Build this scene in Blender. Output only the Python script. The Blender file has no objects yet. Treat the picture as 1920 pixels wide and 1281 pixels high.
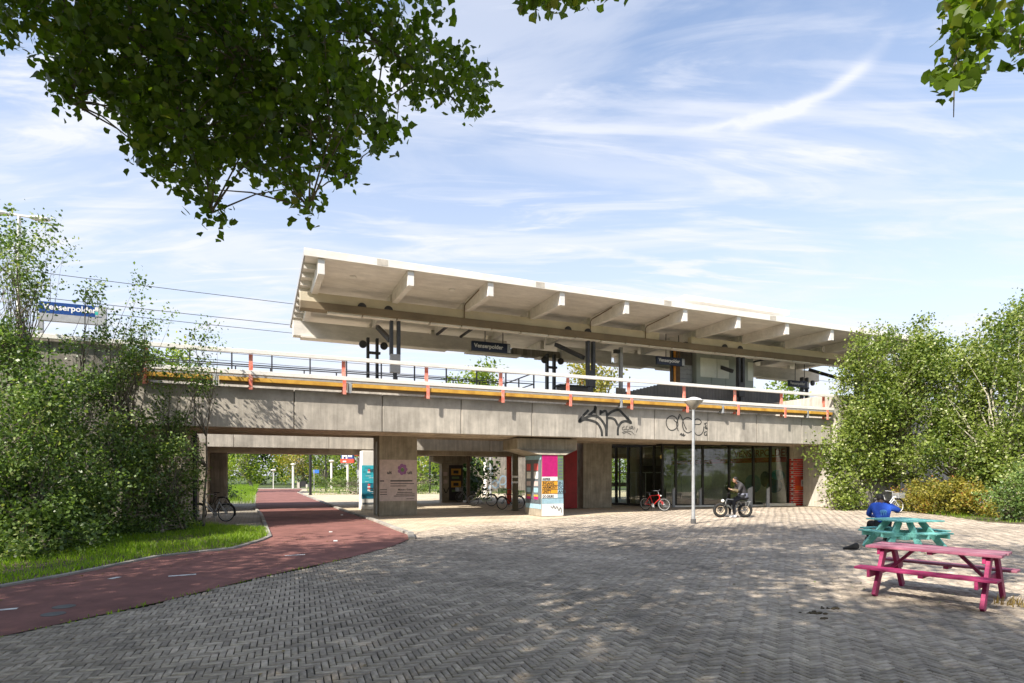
import bpy, bmesh, math, random
import numpy as np
from mathutils import Vector, Matrix, Euler
from math import radians as R, sin, cos, pi
random.seed(7); rng = np.random.default_rng(7)
SC = bpy.context.scene; COL = SC.collection
# ------------------------------------------------------------------ camera, sky, sun, exposure
H = 1.75; F = 1097.0; HZ = 891.0           # eye height, focal length and horizon of the photograph (pixels of 1920)
cam = bpy.data.cameras.new('camera'); camo = bpy.data.objects.new('camera', cam); COL.objects.link(camo)
camo.location = (0, 0, H); camo.rotation_euler = (R(90), 0, 0)
cam.sensor_width = 36; cam.lens = F/1920*36; cam.shift_y = (HZ-640.5)/1920
cam.clip_start = .05; cam.clip_end = 3000
SC.camera = camo
SUNV = Vector((.696, .788, -1.0))          # direction the sunlight travels
sun = bpy.data.lights.new('sun', 'SUN'); sun.energy = 5.0; sun.angle = R(.53); sun.color = (1, .93, .82)
suno = bpy.data.objects.new('sun', sun); COL.objects.link(suno); suno.location = (-20, -22, 40)
suno.rotation_euler = SUNV.to_track_quat('-Z', 'Y').to_euler()
W = bpy.data.worlds.new('World'); SC.world = W; W.use_nodes = True
def world():
    nt = W.node_tree; N = nt.nodes; L = nt.links; N.clear()
    out = N.new('ShaderNodeOutputWorld'); bg = N.new('ShaderNodeBackground'); bg.inputs['Strength'].default_value = .15
    sky = N.new('ShaderNodeTexSky'); sky.sky_type = 'NISHITA'; sky.sun_disc = False
    sky.sun_elevation = R(43.6); sky.sun_rotation = math.atan2(-.696, -.788) % (2*pi)
    sky.air_density = 1.0; sky.dust_density = 1.2; sky.ozone_density = 1.6
    tc = N.new('ShaderNodeTexCoord'); sep = N.new('ShaderNodeSeparateXYZ'); L.new(tc.outputs['Generated'], sep.inputs[0])
    def mth(op, a, b=None, c=None):
        m = N.new('ShaderNodeMath'); m.operation = op
        for i, v in enumerate((a, b, c)):
            if v is None: continue
            if isinstance(v, (int, float)): m.inputs[i].default_value = v
            else: L.new(v, m.inputs[i])
        return m.outputs[0]
    zz = mth('MAXIMUM', sep.outputs[2], .02); zp = mth('ADD', zz, .10)
    px = mth('DIVIDE', sep.outputs[0], zp); py = mth('DIVIDE', sep.outputs[1], zp)
    cb = N.new('ShaderNodeCombineXYZ'); L.new(px, cb.inputs[0]); L.new(py, cb.inputs[1])
    def cloud(rot, sc, nsc, det, dist, lo, hi, off=(0, 0, 0)):
        mp = N.new('ShaderNodeMapping'); mp.inputs['Rotation'].default_value = (0, 0, R(rot)); mp.inputs['Scale'].default_value = sc
        mp.inputs['Location'].default_value = off
        L.new(cb.outputs[0], mp.inputs[0]); no = N.new('ShaderNodeTexNoise'); no.inputs['Scale'].default_value = nsc
        no.inputs['Detail'].default_value = det; no.inputs['Distortion'].default_value = dist; no.inputs['Roughness'].default_value = .58
        L.new(mp.outputs[0], no.inputs['Vector'])
        mr = N.new('ShaderNodeMapRange'); mr.interpolation_type = 'SMOOTHSTEP'
        mr.inputs[1].default_value = lo; mr.inputs[2].default_value = hi
        L.new(no.outputs['Fac'], mr.inputs[0]); return mr.outputs[0]
    c1 = cloud(12, (.55, 1.5, 1), 1.3, 9, .8, .46, .62, (3.1, 1.7, 0))
    c2 = cloud(-14, (.6, 2.6, 1), 1.9, 12, 1.8, .47, .66, (1.2, 4.4, 0))
    c3 = cloud(5, (1.0, 1.4, 1), .55, 4, .3, .35, .70, (.3, 2.0, 0))
    cc = mth('ADD', mth('MULTIPLY', c1, .72), mth('MULTIPLY', c2, .68))
    cc = mth('MULTIPLY', cc, mth('ADD', mth('MULTIPLY', c3, .75), .35))
    # one long curved cirrus streak with a frayed head
    yy = mth('MAXIMUM', sep.outputs[1], .05); aa = mth('DIVIDE', sep.outputs[0], yy); ee = mth('DIVIDE', sep.outputs[2], yy)
    q = mth('MAXIMUM', mth('DIVIDE', mth('SUBTRACT', aa, .28), .33), 0.0); e0 = mth('ADD', mth('ADD', .578, mth('MULTIPLY', q, .045)), mth('MULTIPLY', mth('POWER', q, 3.5), .085))
    n4 = N.new('ShaderNodeTexNoise'); n4.inputs['Scale'].default_value = 9; n4.inputs['Detail'].default_value = 9; n4.inputs['Distortion'].default_value = 1.2; L.new(tc.outputs['Generated'], n4.inputs['Vector'])
    e0 = mth('ADD', e0, mth('MULTIPLY', mth('SUBTRACT', n4.outputs['Fac'], .5), .075))
    wd = mth('ADD', .007, mth('MULTIPLY', q, .012)); dd = mth('DIVIDE', mth('SUBTRACT', ee, e0), wd)
    g = mth('POWER', 2.718, mth('MULTIPLY', mth('MULTIPLY', dd, dd), -1.0))
    def ramp(v, a, b):
        m_ = N.new('ShaderNodeMapRange'); m_.interpolation_type = 'SMOOTHSTEP'; m_.inputs[1].default_value = a; m_.inputs[2].default_value = b; L.new(v, m_.inputs[0]); return m_.outputs[0]
    g = mth('MULTIPLY', mth('MULTIPLY', g, ramp(aa, .26, .42)), mth('SUBTRACT', 1.0, ramp(aa, .57, .68)))
    g = mth('MULTIPLY', g, ramp(n4.outputs['Fac'], .30, .62)); g = mth('MULTIPLY', g, ramp(sep.outputs[1], .05, .2))
    cc = mth('ADD', cc, mth('MULTIPLY', g, .7))
    # veil thickening towards the horizon
    veil = N.new('ShaderNodeMapRange'); veil.inputs[1].default_value = .0; veil.inputs[2].default_value = .62
    veil.inputs[3].default_value = .93; veil.inputs[4].default_value = .08; L.new(sep.outputs[2], veil.inputs[0])
    fac = mth('MINIMUM', mth('ADD', cc, mth('MULTIPLY', veil.outputs[0], mth('SUBTRACT', 1.0, mth('MULTIPLY', cc, .6)))), .97)
    mix = N.new('ShaderNodeMix'); mix.data_type = 'RGBA'; L.new(fac, mix.inputs[0]); L.new(sky.outputs[0], mix.inputs[6])
    mix.inputs[7].default_value = (3.5, 3.6, 3.95, 1)
    # the blue itself, a little paler than the raw model
    L.new(mix.outputs[2], bg.inputs['Color']); L.new(bg.outputs[0], out.inputs['Surface'])
world()
vs = SC.view_settings; vs.view_transform = 'Standard'; vs.look = 'None'; vs.gamma = 1; vs.use_curve_mapping = False; vs.exposure = .88
try:
    SC.cycles.max_bounces = 8; SC.cycles.transparent_max_bounces = 16; SC.cycles.caustics_reflective = False; SC.cycles.caustics_refractive = False
except Exception: pass
# ------------------------------------------------------------------ helpers
TH = math.atan2(.394, .919); CT, ST = cos(TH), sin(TH)      # bearing of the viaduct
def V(s, t, z=0): return Vector((s*CT-t*ST, s*ST+t*CT, z))   # along / across the viaduct -> place
def G(u, v): Y = H*F/(v-HZ); return Vector(((u-960)/F*Y, Y, 0))   # point of the ground seen at a pixel
def P(u, v, Y): return Vector(((u-960)/F*Y, Y, H+(HZ-v)/F*Y))
def ST_(u, v, t):                                            # point of the vertical plane t=const seen at a pixel -> (s, z)
    a = (u-960)/F; Y = t/(CT-ST*a); s = Y*(CT*a+ST); return s, H+(HZ-v)/F*Y
def mat(name, col, rough=.7, var=.12, scale=4, bump=.15, bscale=40, metal=0, streak=0, spec=.4, col2=None, rnd=0, tcoord='Object', dist=0.01, smap=(3.2, 3.2, .22), patch=0, topdirt=None):
    m = bpy.data.materials.new(name); m.use_nodes = True; nt = m.node_tree; N = nt.nodes; L = nt.links
    b = N['Principled BSDF']; b.inputs['Roughness'].default_value = rough; b.inputs['Metallic'].default_value = metal
    b.inputs['Specular IOR Level'].default_value = spec
    tc = N.new('ShaderNodeTexCoord')
    n1 = N.new('ShaderNodeTexNoise'); n1.inputs['Scale'].default_value = scale; n1.inputs['Detail'].default_value = 7; n1.inputs['Roughness'].default_value = .65
    L.new(tc.outputs[tcoord], n1.inputs['Vector'])
    hs = N.new('ShaderNodeMix'); hs.data_type = 'RGBA'
    c2 = col2 or tuple(max(0, c*(1-2.4*var)) for c in col)
    c1 = tuple(min(1, c*(1+var)) for c in col)
    hs.inputs[6].default_value = (*c2, 1); hs.inputs[7].default_value = (*c1, 1)
    mr = N.new('ShaderNodeMapRange'); mr.inputs[1].default_value = .3; mr.inputs[2].default_value = .62; L.new(n1.outputs['Fac'], mr.inputs[0])
    L.new(mr.outputs[0], hs.inputs[0]); c = hs.outputs[2]
    if streak:
        mp = N.new('ShaderNodeMapping'); mp.inputs['Scale'].default_value = smap; L.new(tc.outputs[tcoord], mp.inputs[0])
        n2 = N.new('ShaderNodeTexNoise'); n2.inputs['Scale'].default_value = 2.2; n2.inputs['Detail'].default_value = 8; n2.inputs['Roughness'].default_value = .7
        L.new(mp.outputs[0], n2.inputs['Vector'])
        m2 = N.new('ShaderNodeMapRange'); m2.inputs[1].default_value = .38; m2.inputs[2].default_value = .66
        m2.inputs[3].default_value = 1-streak; m2.inputs[4].default_value = 1.06; L.new(n2.outputs['Fac'], m2.inputs[0])
        mx = N.new('ShaderNodeMix'); mx.data_type = 'RGBA'; mx.blend_type = 'MULTIPLY'; mx.inputs[0].default_value = 1
        L.new(c, mx.inputs[6]); L.new(m2.outputs[0], mx.inputs[7]); c = mx.outputs[2]
    if topdirt:
        sp = N.new('ShaderNodeSeparateXYZ'); L.new(tc.outputs[tcoord], sp.inputs[0])
        ma = N.new('ShaderNodeMath'); ma.operation = 'MULTIPLY_ADD'; L.new(n2.outputs['Fac'], ma.inputs[0]); ma.inputs[1].default_value = 2.2; L.new(sp.outputs[2], ma.inputs[2])
        m6 = N.new('ShaderNodeMapRange'); m6.interpolation_type = 'SMOOTHSTEP'; m6.inputs[1].default_value = topdirt[0]+1.1; m6.inputs[2].default_value = topdirt[1]+1.1; m6.inputs[3].default_value = 1; m6.inputs[4].default_value = topdirt[2]; L.new(ma.outputs[0], m6.inputs[0])
        mx = N.new('ShaderNodeMix'); mx.data_type = 'RGBA'; mx.blend_type = 'MULTIPLY'; mx.inputs[0].default_value = 1
        L.new(c, mx.inputs[6]); L.new(m6.outputs[0], mx.inputs[7]); c = mx.outputs[2]
    if patch:
        for sc_, pw in ((.45, patch), (2.1, patch*.6)):
            n5 = N.new('ShaderNodeTexNoise'); n5.inputs['Scale'].default_value = sc_; n5.inputs['Detail'].default_value = 8; n5.inputs['Roughness'].default_value = .7; L.new(tc.outputs[tcoord], n5.inputs['Vector'])
            m5 = N.new('ShaderNodeMapRange'); m5.inputs[1].default_value = .35; m5.inputs[2].default_value = .6; m5.inputs[3].default_value = 1-pw; m5.inputs[4].default_value = 1.06; L.new(n5.outputs['Fac'], m5.inputs[0])
            mx = N.new('ShaderNodeMix'); mx.data_type = 'RGBA'; mx.blend_type = 'MULTIPLY'; mx.inputs[0].default_value = 1
            L.new(c, mx.inputs[6]); L.new(m5.outputs[0], mx.inputs[7]); c = mx.outputs[2]
    if rnd:
        at = N.new('ShaderNodeAttribute'); at.attribute_name = 'rnd'
        m3 = N.new('ShaderNodeMapRange'); m3.inputs[3].default_value = 1-rnd; m3.inputs[4].default_value = 1+rnd; L.new(at.outputs['Fac'], m3.inputs[0])
        mx = N.new('ShaderNodeMix'); mx.data_type = 'RGBA'; mx.blend_type = 'MULTIPLY'; mx.inputs[0].default_value = 1
        L.new(c, mx.inputs[6]); L.new(m3.outputs[0], mx.inputs[7]); c = mx.outputs[2]
    L.new(c, b.inputs['Base Color'])
    if bump:
        n3 = N.new('ShaderNodeTexNoise'); n3.inputs['Scale'].default_value = bscale; n3.inputs['Detail'].default_value = 5
        L.new(tc.outputs[tcoord], n3.inputs['Vector']); bp = N.new('ShaderNodeBump'); bp.inputs['Strength'].default_value = bump; bp.inputs['Distance'].default_value = dist
        L.new(n3.outputs['Fac'], bp.inputs['Height']); L.new(bp.outputs[0], b.inputs['Normal'])
    return m
def leafmat(name, dark, light, trans=.35, rough=.5, yellow=None, spec=.35):
    m = bpy.data.materials.new(name); m.use_nodes = True; nt = m.node_tree; N = nt.nodes; L = nt.links; N.clear()
    out = N.new('ShaderNodeOutputMaterial'); b = N.new('ShaderNodeBsdfPrincipled'); b.inputs['Roughness'].default_value = rough
    b.inputs['Specular IOR Level'].default_value = spec
    tr = N.new('ShaderNodeBsdfTranslucent'); mx = N.new('ShaderNodeMixShader'); mx.inputs[0].default_value = trans
    at = N.new('ShaderNodeAttribute'); at.attribute_name = 'rnd'; cr = N.new('ShaderNodeValToRGB')
    e = cr.color_ramp.elements; e[0].color = (*dark, 1); e[1].color = (*light, 1); e[1].position = .85
    if yellow: x = cr.color_ramp.elements.new(.97); x.color = (*yellow, 1)
    L.new(at.outputs['Fac'], cr.inputs[0]); L.new(cr.outputs[0], b.inputs['Base Color'])
    g = N.new('ShaderNodeMix'); g.data_type = 'RGBA'; g.blend_type = 'MULTIPLY'; g.inputs[0].default_value = 1; g.inputs[7].default_value = (1.7, 1.8, .7, 1)
    L.new(cr.outputs[0], g.inputs[6]); L.new(g.outputs[2], tr.inputs['Color'])
    L.new(b.outputs[0], mx.inputs[1]); L.new(tr.outputs[0], mx.inputs[2]); L.new(mx.outputs[0], out.inputs['Surface']); return m
def glassmat(name, tint, refl=.9, ior=1.6):
    m = bpy.data.materials.new(name); m.use_nodes = True; nt = m.node_tree; N = nt.nodes; L = nt.links; N.clear()
    out = N.new('ShaderNodeOutputMaterial'); t = N.new('ShaderNodeBsdfTransparent'); t.inputs[0].default_value = (*tint, 1)
    g = N.new('ShaderNodeBsdfGlossy'); g.inputs['Roughness'].default_value = .015; g.inputs[0].default_value = (refl, refl, refl, 1)
    tc = N.new('ShaderNodeTexCoord'); no = N.new('ShaderNodeTexNoise'); no.inputs['Scale'].default_value = .8; L.new(tc.outputs['Object'], no.inputs['Vector'])
    bp = N.new('ShaderNodeBump'); bp.inputs['Strength'].default_value = .05; bp.inputs['Distance'].default_value = .02; L.new(no.outputs['Fac'], bp.inputs['Height']); L.new(bp.outputs[0], g.inputs['Normal'])
    fr = N.new('ShaderNodeFresnel'); fr.inputs[0].default_value = ior; mx = N.new('ShaderNodeMixShader')
    ge = N.new('ShaderNodeNewGeometry'); iv = N.new('ShaderNodeMath'); iv.operation = 'SUBTRACT'; iv.inputs[0].default_value = 1; L.new(ge.outputs['Backfacing'], iv.inputs[1])
    ml = N.new('ShaderNodeMath'); ml.operation = 'MULTIPLY'; L.new(fr.outputs[0], ml.inputs[0]); L.new(iv.outputs[0], ml.inputs[1]); L.new(ml.outputs[0], mx.inputs[0]); L.new(t.outputs[0], mx.inputs[1]); L.new(g.outputs[0], mx.inputs[2]); L.new(mx.outputs[0], out.inputs['Surface']); return m
def tilemat(name, c1, c2, mortar, w=.3, h=.3, rot=0, msize=.012, rough=.85):
    m = mat(name, c1, rough, .12, .8, .1, 60); nt = m.node_tree; N = nt.nodes; L = nt.links; b = N['Principled BSDF']
    src = b.inputs['Base Color'].links[0].from_socket
    tc = N.new('ShaderNodeTexCoord'); mp = N.new('ShaderNodeMapping'); mp.inputs['Rotation'].default_value = (0, 0, rot); L.new(tc.outputs['Object'], mp.inputs[0])
    br = N.new('ShaderNodeTexBrick'); br.inputs['Scale'].default_value = 1; br.inputs['Brick Width'].default_value = w; br.inputs['Row Height'].default_value = h
    br.inputs['Mortar Size'].default_value = msize; br.inputs['Color1'].default_value = (1, 1, 1, 1); br.inputs['Color2'].default_value = (*c2, 1); br.inputs['Mortar'].default_value = (*mortar, 1)
    L.new(mp.outputs[0], br.inputs['Vector']); mx = N.new('ShaderNodeMix'); mx.data_type = 'RGBA'; mx.blend_type = 'MULTIPLY'; mx.inputs[0].default_value = 1
    L.new(src, mx.inputs[6]); L.new(br.outputs['Color'], mx.inputs[7]); L.new(mx.outputs[2], b.inputs['Base Color']); return m
def link(o, parent=None):
    COL.objects.link(o)
    if parent: o.parent = parent
    return o
def thing(name, label, cat, loc=(0, 0, 0), rz=0, group=None):
    o = bpy.data.objects.new(name, None); o.location = loc; o.rotation_euler = (0, 0, rz); o.empty_display_size = .3
    o['label'] = label; o['category'] = cat
    if group: o['group'] = group
    return link(o)
def tag(o, label=None, cat=None, group=None, kind=None):
    for k, v in (('label', label), ('category', cat), ('group', group), ('kind', kind)):
        if v: o[k] = v
    return o
def copy_tree(o, parent=None):
    c = o.copy(); link(c, parent)
    for ch in list(o.children): copy_tree(ch, c)
    return c
class MB:
    def __init__(s): s.v = []; s.f = []
    def add(s, vs, fs):
        n = len(s.v); s.v += [tuple(v) for v in vs]; s.f += [tuple(i+n for i in f) for f in fs]; return s
    def box(s, x0, x1, y0, y1, z0, z1):
        return s.add([(x0,y0,z0),(x1,y0,z0),(x1,y1,z0),(x0,y1,z0),(x0,y0,z1),(x1,y0,z1),(x1,y1,z1),(x0,y1,z1)],
                     [(3,2,1,0),(4,5,6,7),(0,1,5,4),(1,2,6,5),(2,3,7,6),(3,0,4,7)])
    def obox(s, c, hx, hy, hz, M=None):
        M = M or Matrix.Identity(3); c = Vector(c)
        vs = [c+M@Vector((a*hx, b*hy, d*hz)) for d in (-1, 1) for a, b in ((-1,-1),(1,-1),(1,1),(-1,1))]
        return s.add(vs, [(3,2,1,0),(4,5,6,7),(0,1,5,4),(1,2,6,5),(2,3,7,6),(3,0,4,7)])
    def bar(s, a, b, w, h, up=(0, 0, 1)):
        a, b = Vector(a), Vector(b); d = (b-a); l = d.length; x = d/l; y = Vector(up).cross(x)
        if y.length < 1e-4: y = Vector((1, 0, 0)).cross(x)
        y.normalize(); z = x.cross(y); return s.obox((a+b)/2, l/2, w/2, h/2, Matrix((x, y, z)).transposed())
    def tube(s, pts, r, n=8, cap=True):
        pts = [Vector(p) for p in pts]; rs = r if isinstance(r, (list, tuple)) else [r]*len(pts); base = len(s.v); up = None
        for i, p in enumerate(pts):
            d = (pts[min(i+1, len(pts)-1)]-pts[max(i-1, 0)]).normalized()
            a = Vector((0, 0, 1)) if abs(d.z) < .9 else Vector((1, 0, 0))
            if up is None: up = a
            x = up.cross(d)
            if x.length < 1e-3: x = a.cross(d)
            x.normalize(); y = d.cross(x); up = y
            s.v += [tuple(p+(x*cos(2*pi*k/n)+y*sin(2*pi*k/n))*rs[i]) for k in range(n)]
        for i in range(len(pts)-1):
            for k in range(n):
                a = base+i*n+k; b = base+i*n+(k+1) % n; s.f.append((a, b, b+n, a+n))
        if cap: s.f.append(tuple(base+k for k in reversed(range(n)))); s.f.append(tuple(base+(len(pts)-1)*n+k for k in range(n)))
        return s
    def lathe(s, prof, c=(0, 0, 0), n=24, ax='z'):
        base = len(s.v); c = Vector(c)
        for r, z in prof:
            for k in range(n):
                a = 2*pi*k/n; p = {'z': (r*cos(a), r*sin(a), z), 'y': (r*cos(a), z, r*sin(a)), 'x': (z, r*cos(a), r*sin(a))}[ax]
                s.v.append(tuple(c+Vector(p)))
        for i in range(len(prof)-1):
            for k in range(n):
                a = base+i*n+k; b = base+i*n+(k+1) % n; s.f.append((a, b, b+n, a+n))
        s.f.append(tuple(base+k for k in range(n))); s.f.append(tuple(base+(len(prof)-1)*n+k for k in range(n)))
        return s
    def torus(s, c, Rr, r, n=36, m=8, ax='y'):
        base = len(s.v); c = Vector(c)
        for i in range(n):
            a = 2*pi*i/n
            for j in range(m):
                b = 2*pi*j/m; q = Rr+r*cos(b); p = (q*cos(a), r*sin(b), q*sin(a)) if ax == 'y' else (q*cos(a), q*sin(a), r*sin(b))
                s.v.append(tuple(c+Vector(p)))
        for i in range(n):
            for j in range(m): s.f.append((base+i*m+j, base+i*m+(j+1) % m, base+((i+1) % n)*m+(j+1) % m, base+((i+1) % n)*m+j))
        return s
    def prism(s, poly, z0, z1):
        n = len(poly); vs = [(x, y, z0) for x, y in poly]+[(x, y, z1) for x, y in poly]
        return s.add(vs, [tuple(reversed(range(n))), tuple(range(n, 2*n))]+[(i, (i+1) % n, (i+1) % n+n, i+n) for i in range(n)])
    def ball(s, c, rx, ry, rz, n=12, m=8):
        prof = [(sin(pi*i/m), -cos(pi*i/m)) for i in range(m+1)]; prof[0] = (.02, -1); prof[-1] = (.02, 1)
        b = len(s.v); s.lathe(prof, (0, 0, 0), n)
        s.v[b:] = [(c[0]+x*rx, c[1]+y*ry, c[2]+z*rz) for x, y, z in s.v[b:]]; return s
    def mesh(s, name, m, smooth=False):
        me = bpy.data.meshes.new(name); me.from_pydata(s.v, [], s.f); me.materials.append(m)
        if smooth: me.shade_smooth()
        return me
    def build(s, name, m, parent=None, smooth=False, bevel=0, **kw):
        me = s.mesh(name, m, False)
        bm = bmesh.new(); bm.from_mesh(me); bmesh.ops.recalc_face_normals(bm, faces=bm.faces); bm.to_mesh(me); bm.free()
        if smooth: me.shade_smooth()
        o = bpy.data.objects.new(name, me); link(o, parent)
        if bevel:
            b = o.modifiers.new('edge', 'BEVEL'); b.width = bevel; b.segments = 2; b.limit_method = 'ANGLE'; b.angle_limit = R(50)
        if smooth:
            try: me.set_sharp_from_angle(angle=R(50))
            except Exception: pass
        return tag(o, **kw)
def copies(o, parent, mats):
    for mw in mats:
        c = o.copy(); link(c, parent); c.matrix_local = mw
def text(body, size, loc, rot, m, parent=None, name='lettering', bold=0, extrude=.002, align='LEFT'):
    cu = bpy.data.curves.new(name, 'FONT'); cu.body = body; cu.size = size; cu.extrude = extrude; cu.offset = bold; cu.align_x = align
    cu.resolution_u = 3; cu.materials.append(m); t0 = bpy.data.objects.new(name, cu); me = bpy.data.meshes.new_from_object(t0); bpy.data.objects.remove(t0); o = bpy.data.objects.new(name, me); o.location = loc; o.rotation_euler = rot; return link(o, parent)
def np_mesh(name, co, faces, m, parent=None, rnd=None, smooth=False):
    """co (N,3), faces (F,k) int; rnd per face"""
    me = bpy.data.meshes.new(name); nf, k = faces.shape
    me.vertices.add(len(co)); me.vertices.foreach_set('co', np.ascontiguousarray(co, dtype=np.float32).ravel())
    me.loops.add(nf*k); me.loops.foreach_set('vertex_index', faces.astype(np.int32).ravel())
    me.polygons.add(nf); me.polygons.foreach_set('loop_start', np.arange(0, nf*k, k, dtype=np.int32))
    try: me.polygons.foreach_set('loop_total', np.full(nf, k, dtype=np.int32))
    except Exception: pass
    me.update(calc_edges=True)
    if rnd is not None:
        a = me.attributes.new('rnd', 'FLOAT', 'FACE'); a.data.foreach_set('value', np.ascontiguousarray(rnd, dtype=np.float32))
    me.materials.append(m); o = bpy.data.objects.new(name, me); return link(o, parent)
def unit(v): return v/np.maximum(np.linalg.norm(v, axis=1, keepdims=True), 1e-6)
def leaves(name, pos, size, m, parent=None, up=.5, droop=0, lobed=False, cl=None, shift=0):
    n = len(pos); nrm = unit(rng.normal(size=(n, 3))+np.array([0, 0, up*1.6])); d = rng.normal(size=(n, 3))+np.array([0, 0, -droop*1.6])
    d = unit(d-nrm*(d*nrm).sum(1, keepdims=True)); sd = np.cross(nrm, d); sz = (size*rng.uniform(.5, 1.4, n))[:, None]
    if lobed:
        t = [(0, 0, 0), (-.30, .06, .05), (-.52, .40, .09), (-.24, .66, .05), (0, 1, 0), (.24, .66, .05), (.52, .40, .09), (.30, .06, .05)]
        co = np.stack([pos+sz*(sd*x+d*(y-.5)+nrm*z) for x, y, z in t], 1).reshape(-1, 3)
        b = (np.arange(n)*8)[:, None]; fa = np.concatenate([b+np.array([0, 1, 2, 3]), b+np.array([0, 3, 4, 5]), b+np.array([0, 5, 6, 7])], 1).reshape(-1, 4); k = 3
    else:
        t = [(0, 0, 0), (-.36, .45, .07), (0, 1, -.04), (.36, .45, .07)]
        co = np.stack([pos+sz*(sd*x+d*(y-.5)+nrm*z) for x, y, z in t], 1).reshape(-1, 3)
        fa = (np.arange(n)*4)[:, None]+np.array([0, 1, 2, 3]); k = 1
    r = np.clip(rng.beta(2, 2.4, n)+(0 if cl is None else cl)+shift, 0, 1)
    return np_mesh(name, co, fa, m, parent, np.repeat(r, k))
def blob_points(blobs, per, cr, flat=1.0):
    """blobs: (x,y,z,rx,ry,rz,nclusters). returns leaf positions, cluster tone, cluster centres"""
    pp = []; tone = []; cen = []
    for (x, y, z, rx, ry, rz, nc) in blobs:
        nl = max(3, nc//13); rr = np.array([rx, ry, rz])
        ld = unit(rng.normal(size=(nl, 3))+np.array([0, 0, .15])); lc = ld*(rng.uniform(.35, .95, nl)**.6)[:, None]; ls = rng.uniform(.26, .46, nl)*(1.0 if nc > 40 else 1.3); lt = rng.normal(size=nl)*.12
        w = rng.integers(0, nl, nc); d = unit(rng.normal(size=(nc, 3))+np.array([0, 0, .35]))
        c = np.array([x, y, z])+(lc[w]+d*(ls[w]*rng.uniform(.55, 1.05, nc))[:, None])*rr*1.02
        cen.append(c)
        for qi, q in enumerate(c):
            k = int(per*rng.uniform(.5, 1.5)); s = cr*rng.uniform(.6, 1.35)
            ou = (q-np.array([x, y, z]))/np.array([rx, ry, rz]); ax = unit(ou[None]*.9+rng.normal(size=(1, 3))*.55+np.array([[0, 0, .75]]))[0]; tt = rng.uniform(-1, 1, (k, 1))
            pp.append(q+rng.normal(size=(k, 3))*s*np.array([1, 1, flat])*(.52-.24*tt)+ax*tt*s*1.5)
            tone.append(np.full(k, rng.normal()*.14+lt[w[qi]]))
    return np.concatenate(pp), np.concatenate(tone), np.concatenate(cen)
def limbs(mb, base, tips, r0, r1, n=5, sag=.0):
    for tp in tips:
        b = Vector(base); t = Vector(tp); mid = (b+t)/2+Vector((random.uniform(-.12, .12), random.uniform(-.12, .12), random.uniform(-.05, .14)))*(t-b).length
        q1 = b.lerp(mid, .5)+Vector((random.uniform(-.04, .04),)*3)*(t-b).length
        mb.tube([b, q1, mid, mid.lerp(t, .5)+Vector((0, 0, -sag)), t], [r0, r0*.8, (r0+r1)/2, r1*1.2, r1], n)
def tree(name, label, cat, base, trunk, blobs, m_leaf, m_bark, per=16, cr=.3, size=.1, up=.5, group=None, r=.12, nlimb=14, lobed=False, droop=0, keep=None, stems=1, flat=1.0, top=.92):
    root = thing(name, label, cat, base, 0, group); bx, by, bz = base
    pos, tone, cen = blob_points(blobs, per, cr, flat)
    if keep is not None: k = keep(pos); pos = pos[k]; tone = tone[k]; cen = cen[keep(cen)]
    off = np.array([bx, by, bz]); mb = MB(); B = Vector(base)
    zc = np.percentile(cen[:, 2], 60); cm = cen.mean(0)
    for i in range(stems):
        o = Vector((random.uniform(-.5, .5), random.uniform(-.5, .5), 0))*(0 if stems == 1 else 1.6)
        topp = Vector(tuple(cen[random.randrange(len(cen))])) if stems > 1 else Vector((cm[0], cm[1], bz+(cen[:, 2].max()-bz)*top))
        pts = [o+(topp-B-o)*k/5+Vector((random.uniform(-.1, .1), random.uniform(-.1, .1), 0))*(0 if k in (0, 5) else 1)*max(.5, (topp-B).length*.08) for k in range(6)]
        mb.tube(pts, [r*(1.25 if k == 0 else 1-.16*k) for k in range(6)], 8)
        for c in random.sample(range(len(cen)), min(nlimb, len(cen))):
            tip = Vector(cen[c])-B; k = min(4, max(1, int(5*max(0, tip.z/max(.1, (topp-B).z))*.7))); limbs(mb, pts[k], [tip], r*.35, r*.06, 4)
    mb.build('trunk', m_bark, root, smooth=True)
    lv = leaves('crown', pos-off, size, m_leaf, root, up, droop, lobed, tone); lv['kind'] = 'stuff'
    return root
def ribbon(mb, pts, w, t, y=-.004):
    """flat stroke in the x,z plane of the thing at depth y"""
    pts = [Vector((p[0], 0, p[1])) for p in pts]
    q = []
    for i in range(len(pts)-1):
        p0 = pts[max(i-1, 0)]; p1 = pts[i]; p2 = pts[i+1]; p3 = pts[min(i+2, len(pts)-1)]
        for k in range(5):
            s = k/5; q.append(.5*((2*p1)+(p2-p0)*s+(2*p0-5*p1+4*p2-p3)*s*s+(3*p1-p0-3*p2+p3)*s**3))
    q.append(pts[-1]); base = len(mb.v)
    for i, p in enumerate(q):
        d = (q[min(i+1, len(q)-1)]-q[max(i-1, 0)]).normalized(); n = Vector((-d.z, 0, d.x))*w/2
        mb.v += [(p.x+n.x, y, p.z+n.z), (p.x-n.x, y, p.z-n.z)]
    for i in range(len(q)-1): mb.f.append((base+2*i, base+2*i+1, base+2*i+3, base+2*i+2))
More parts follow.
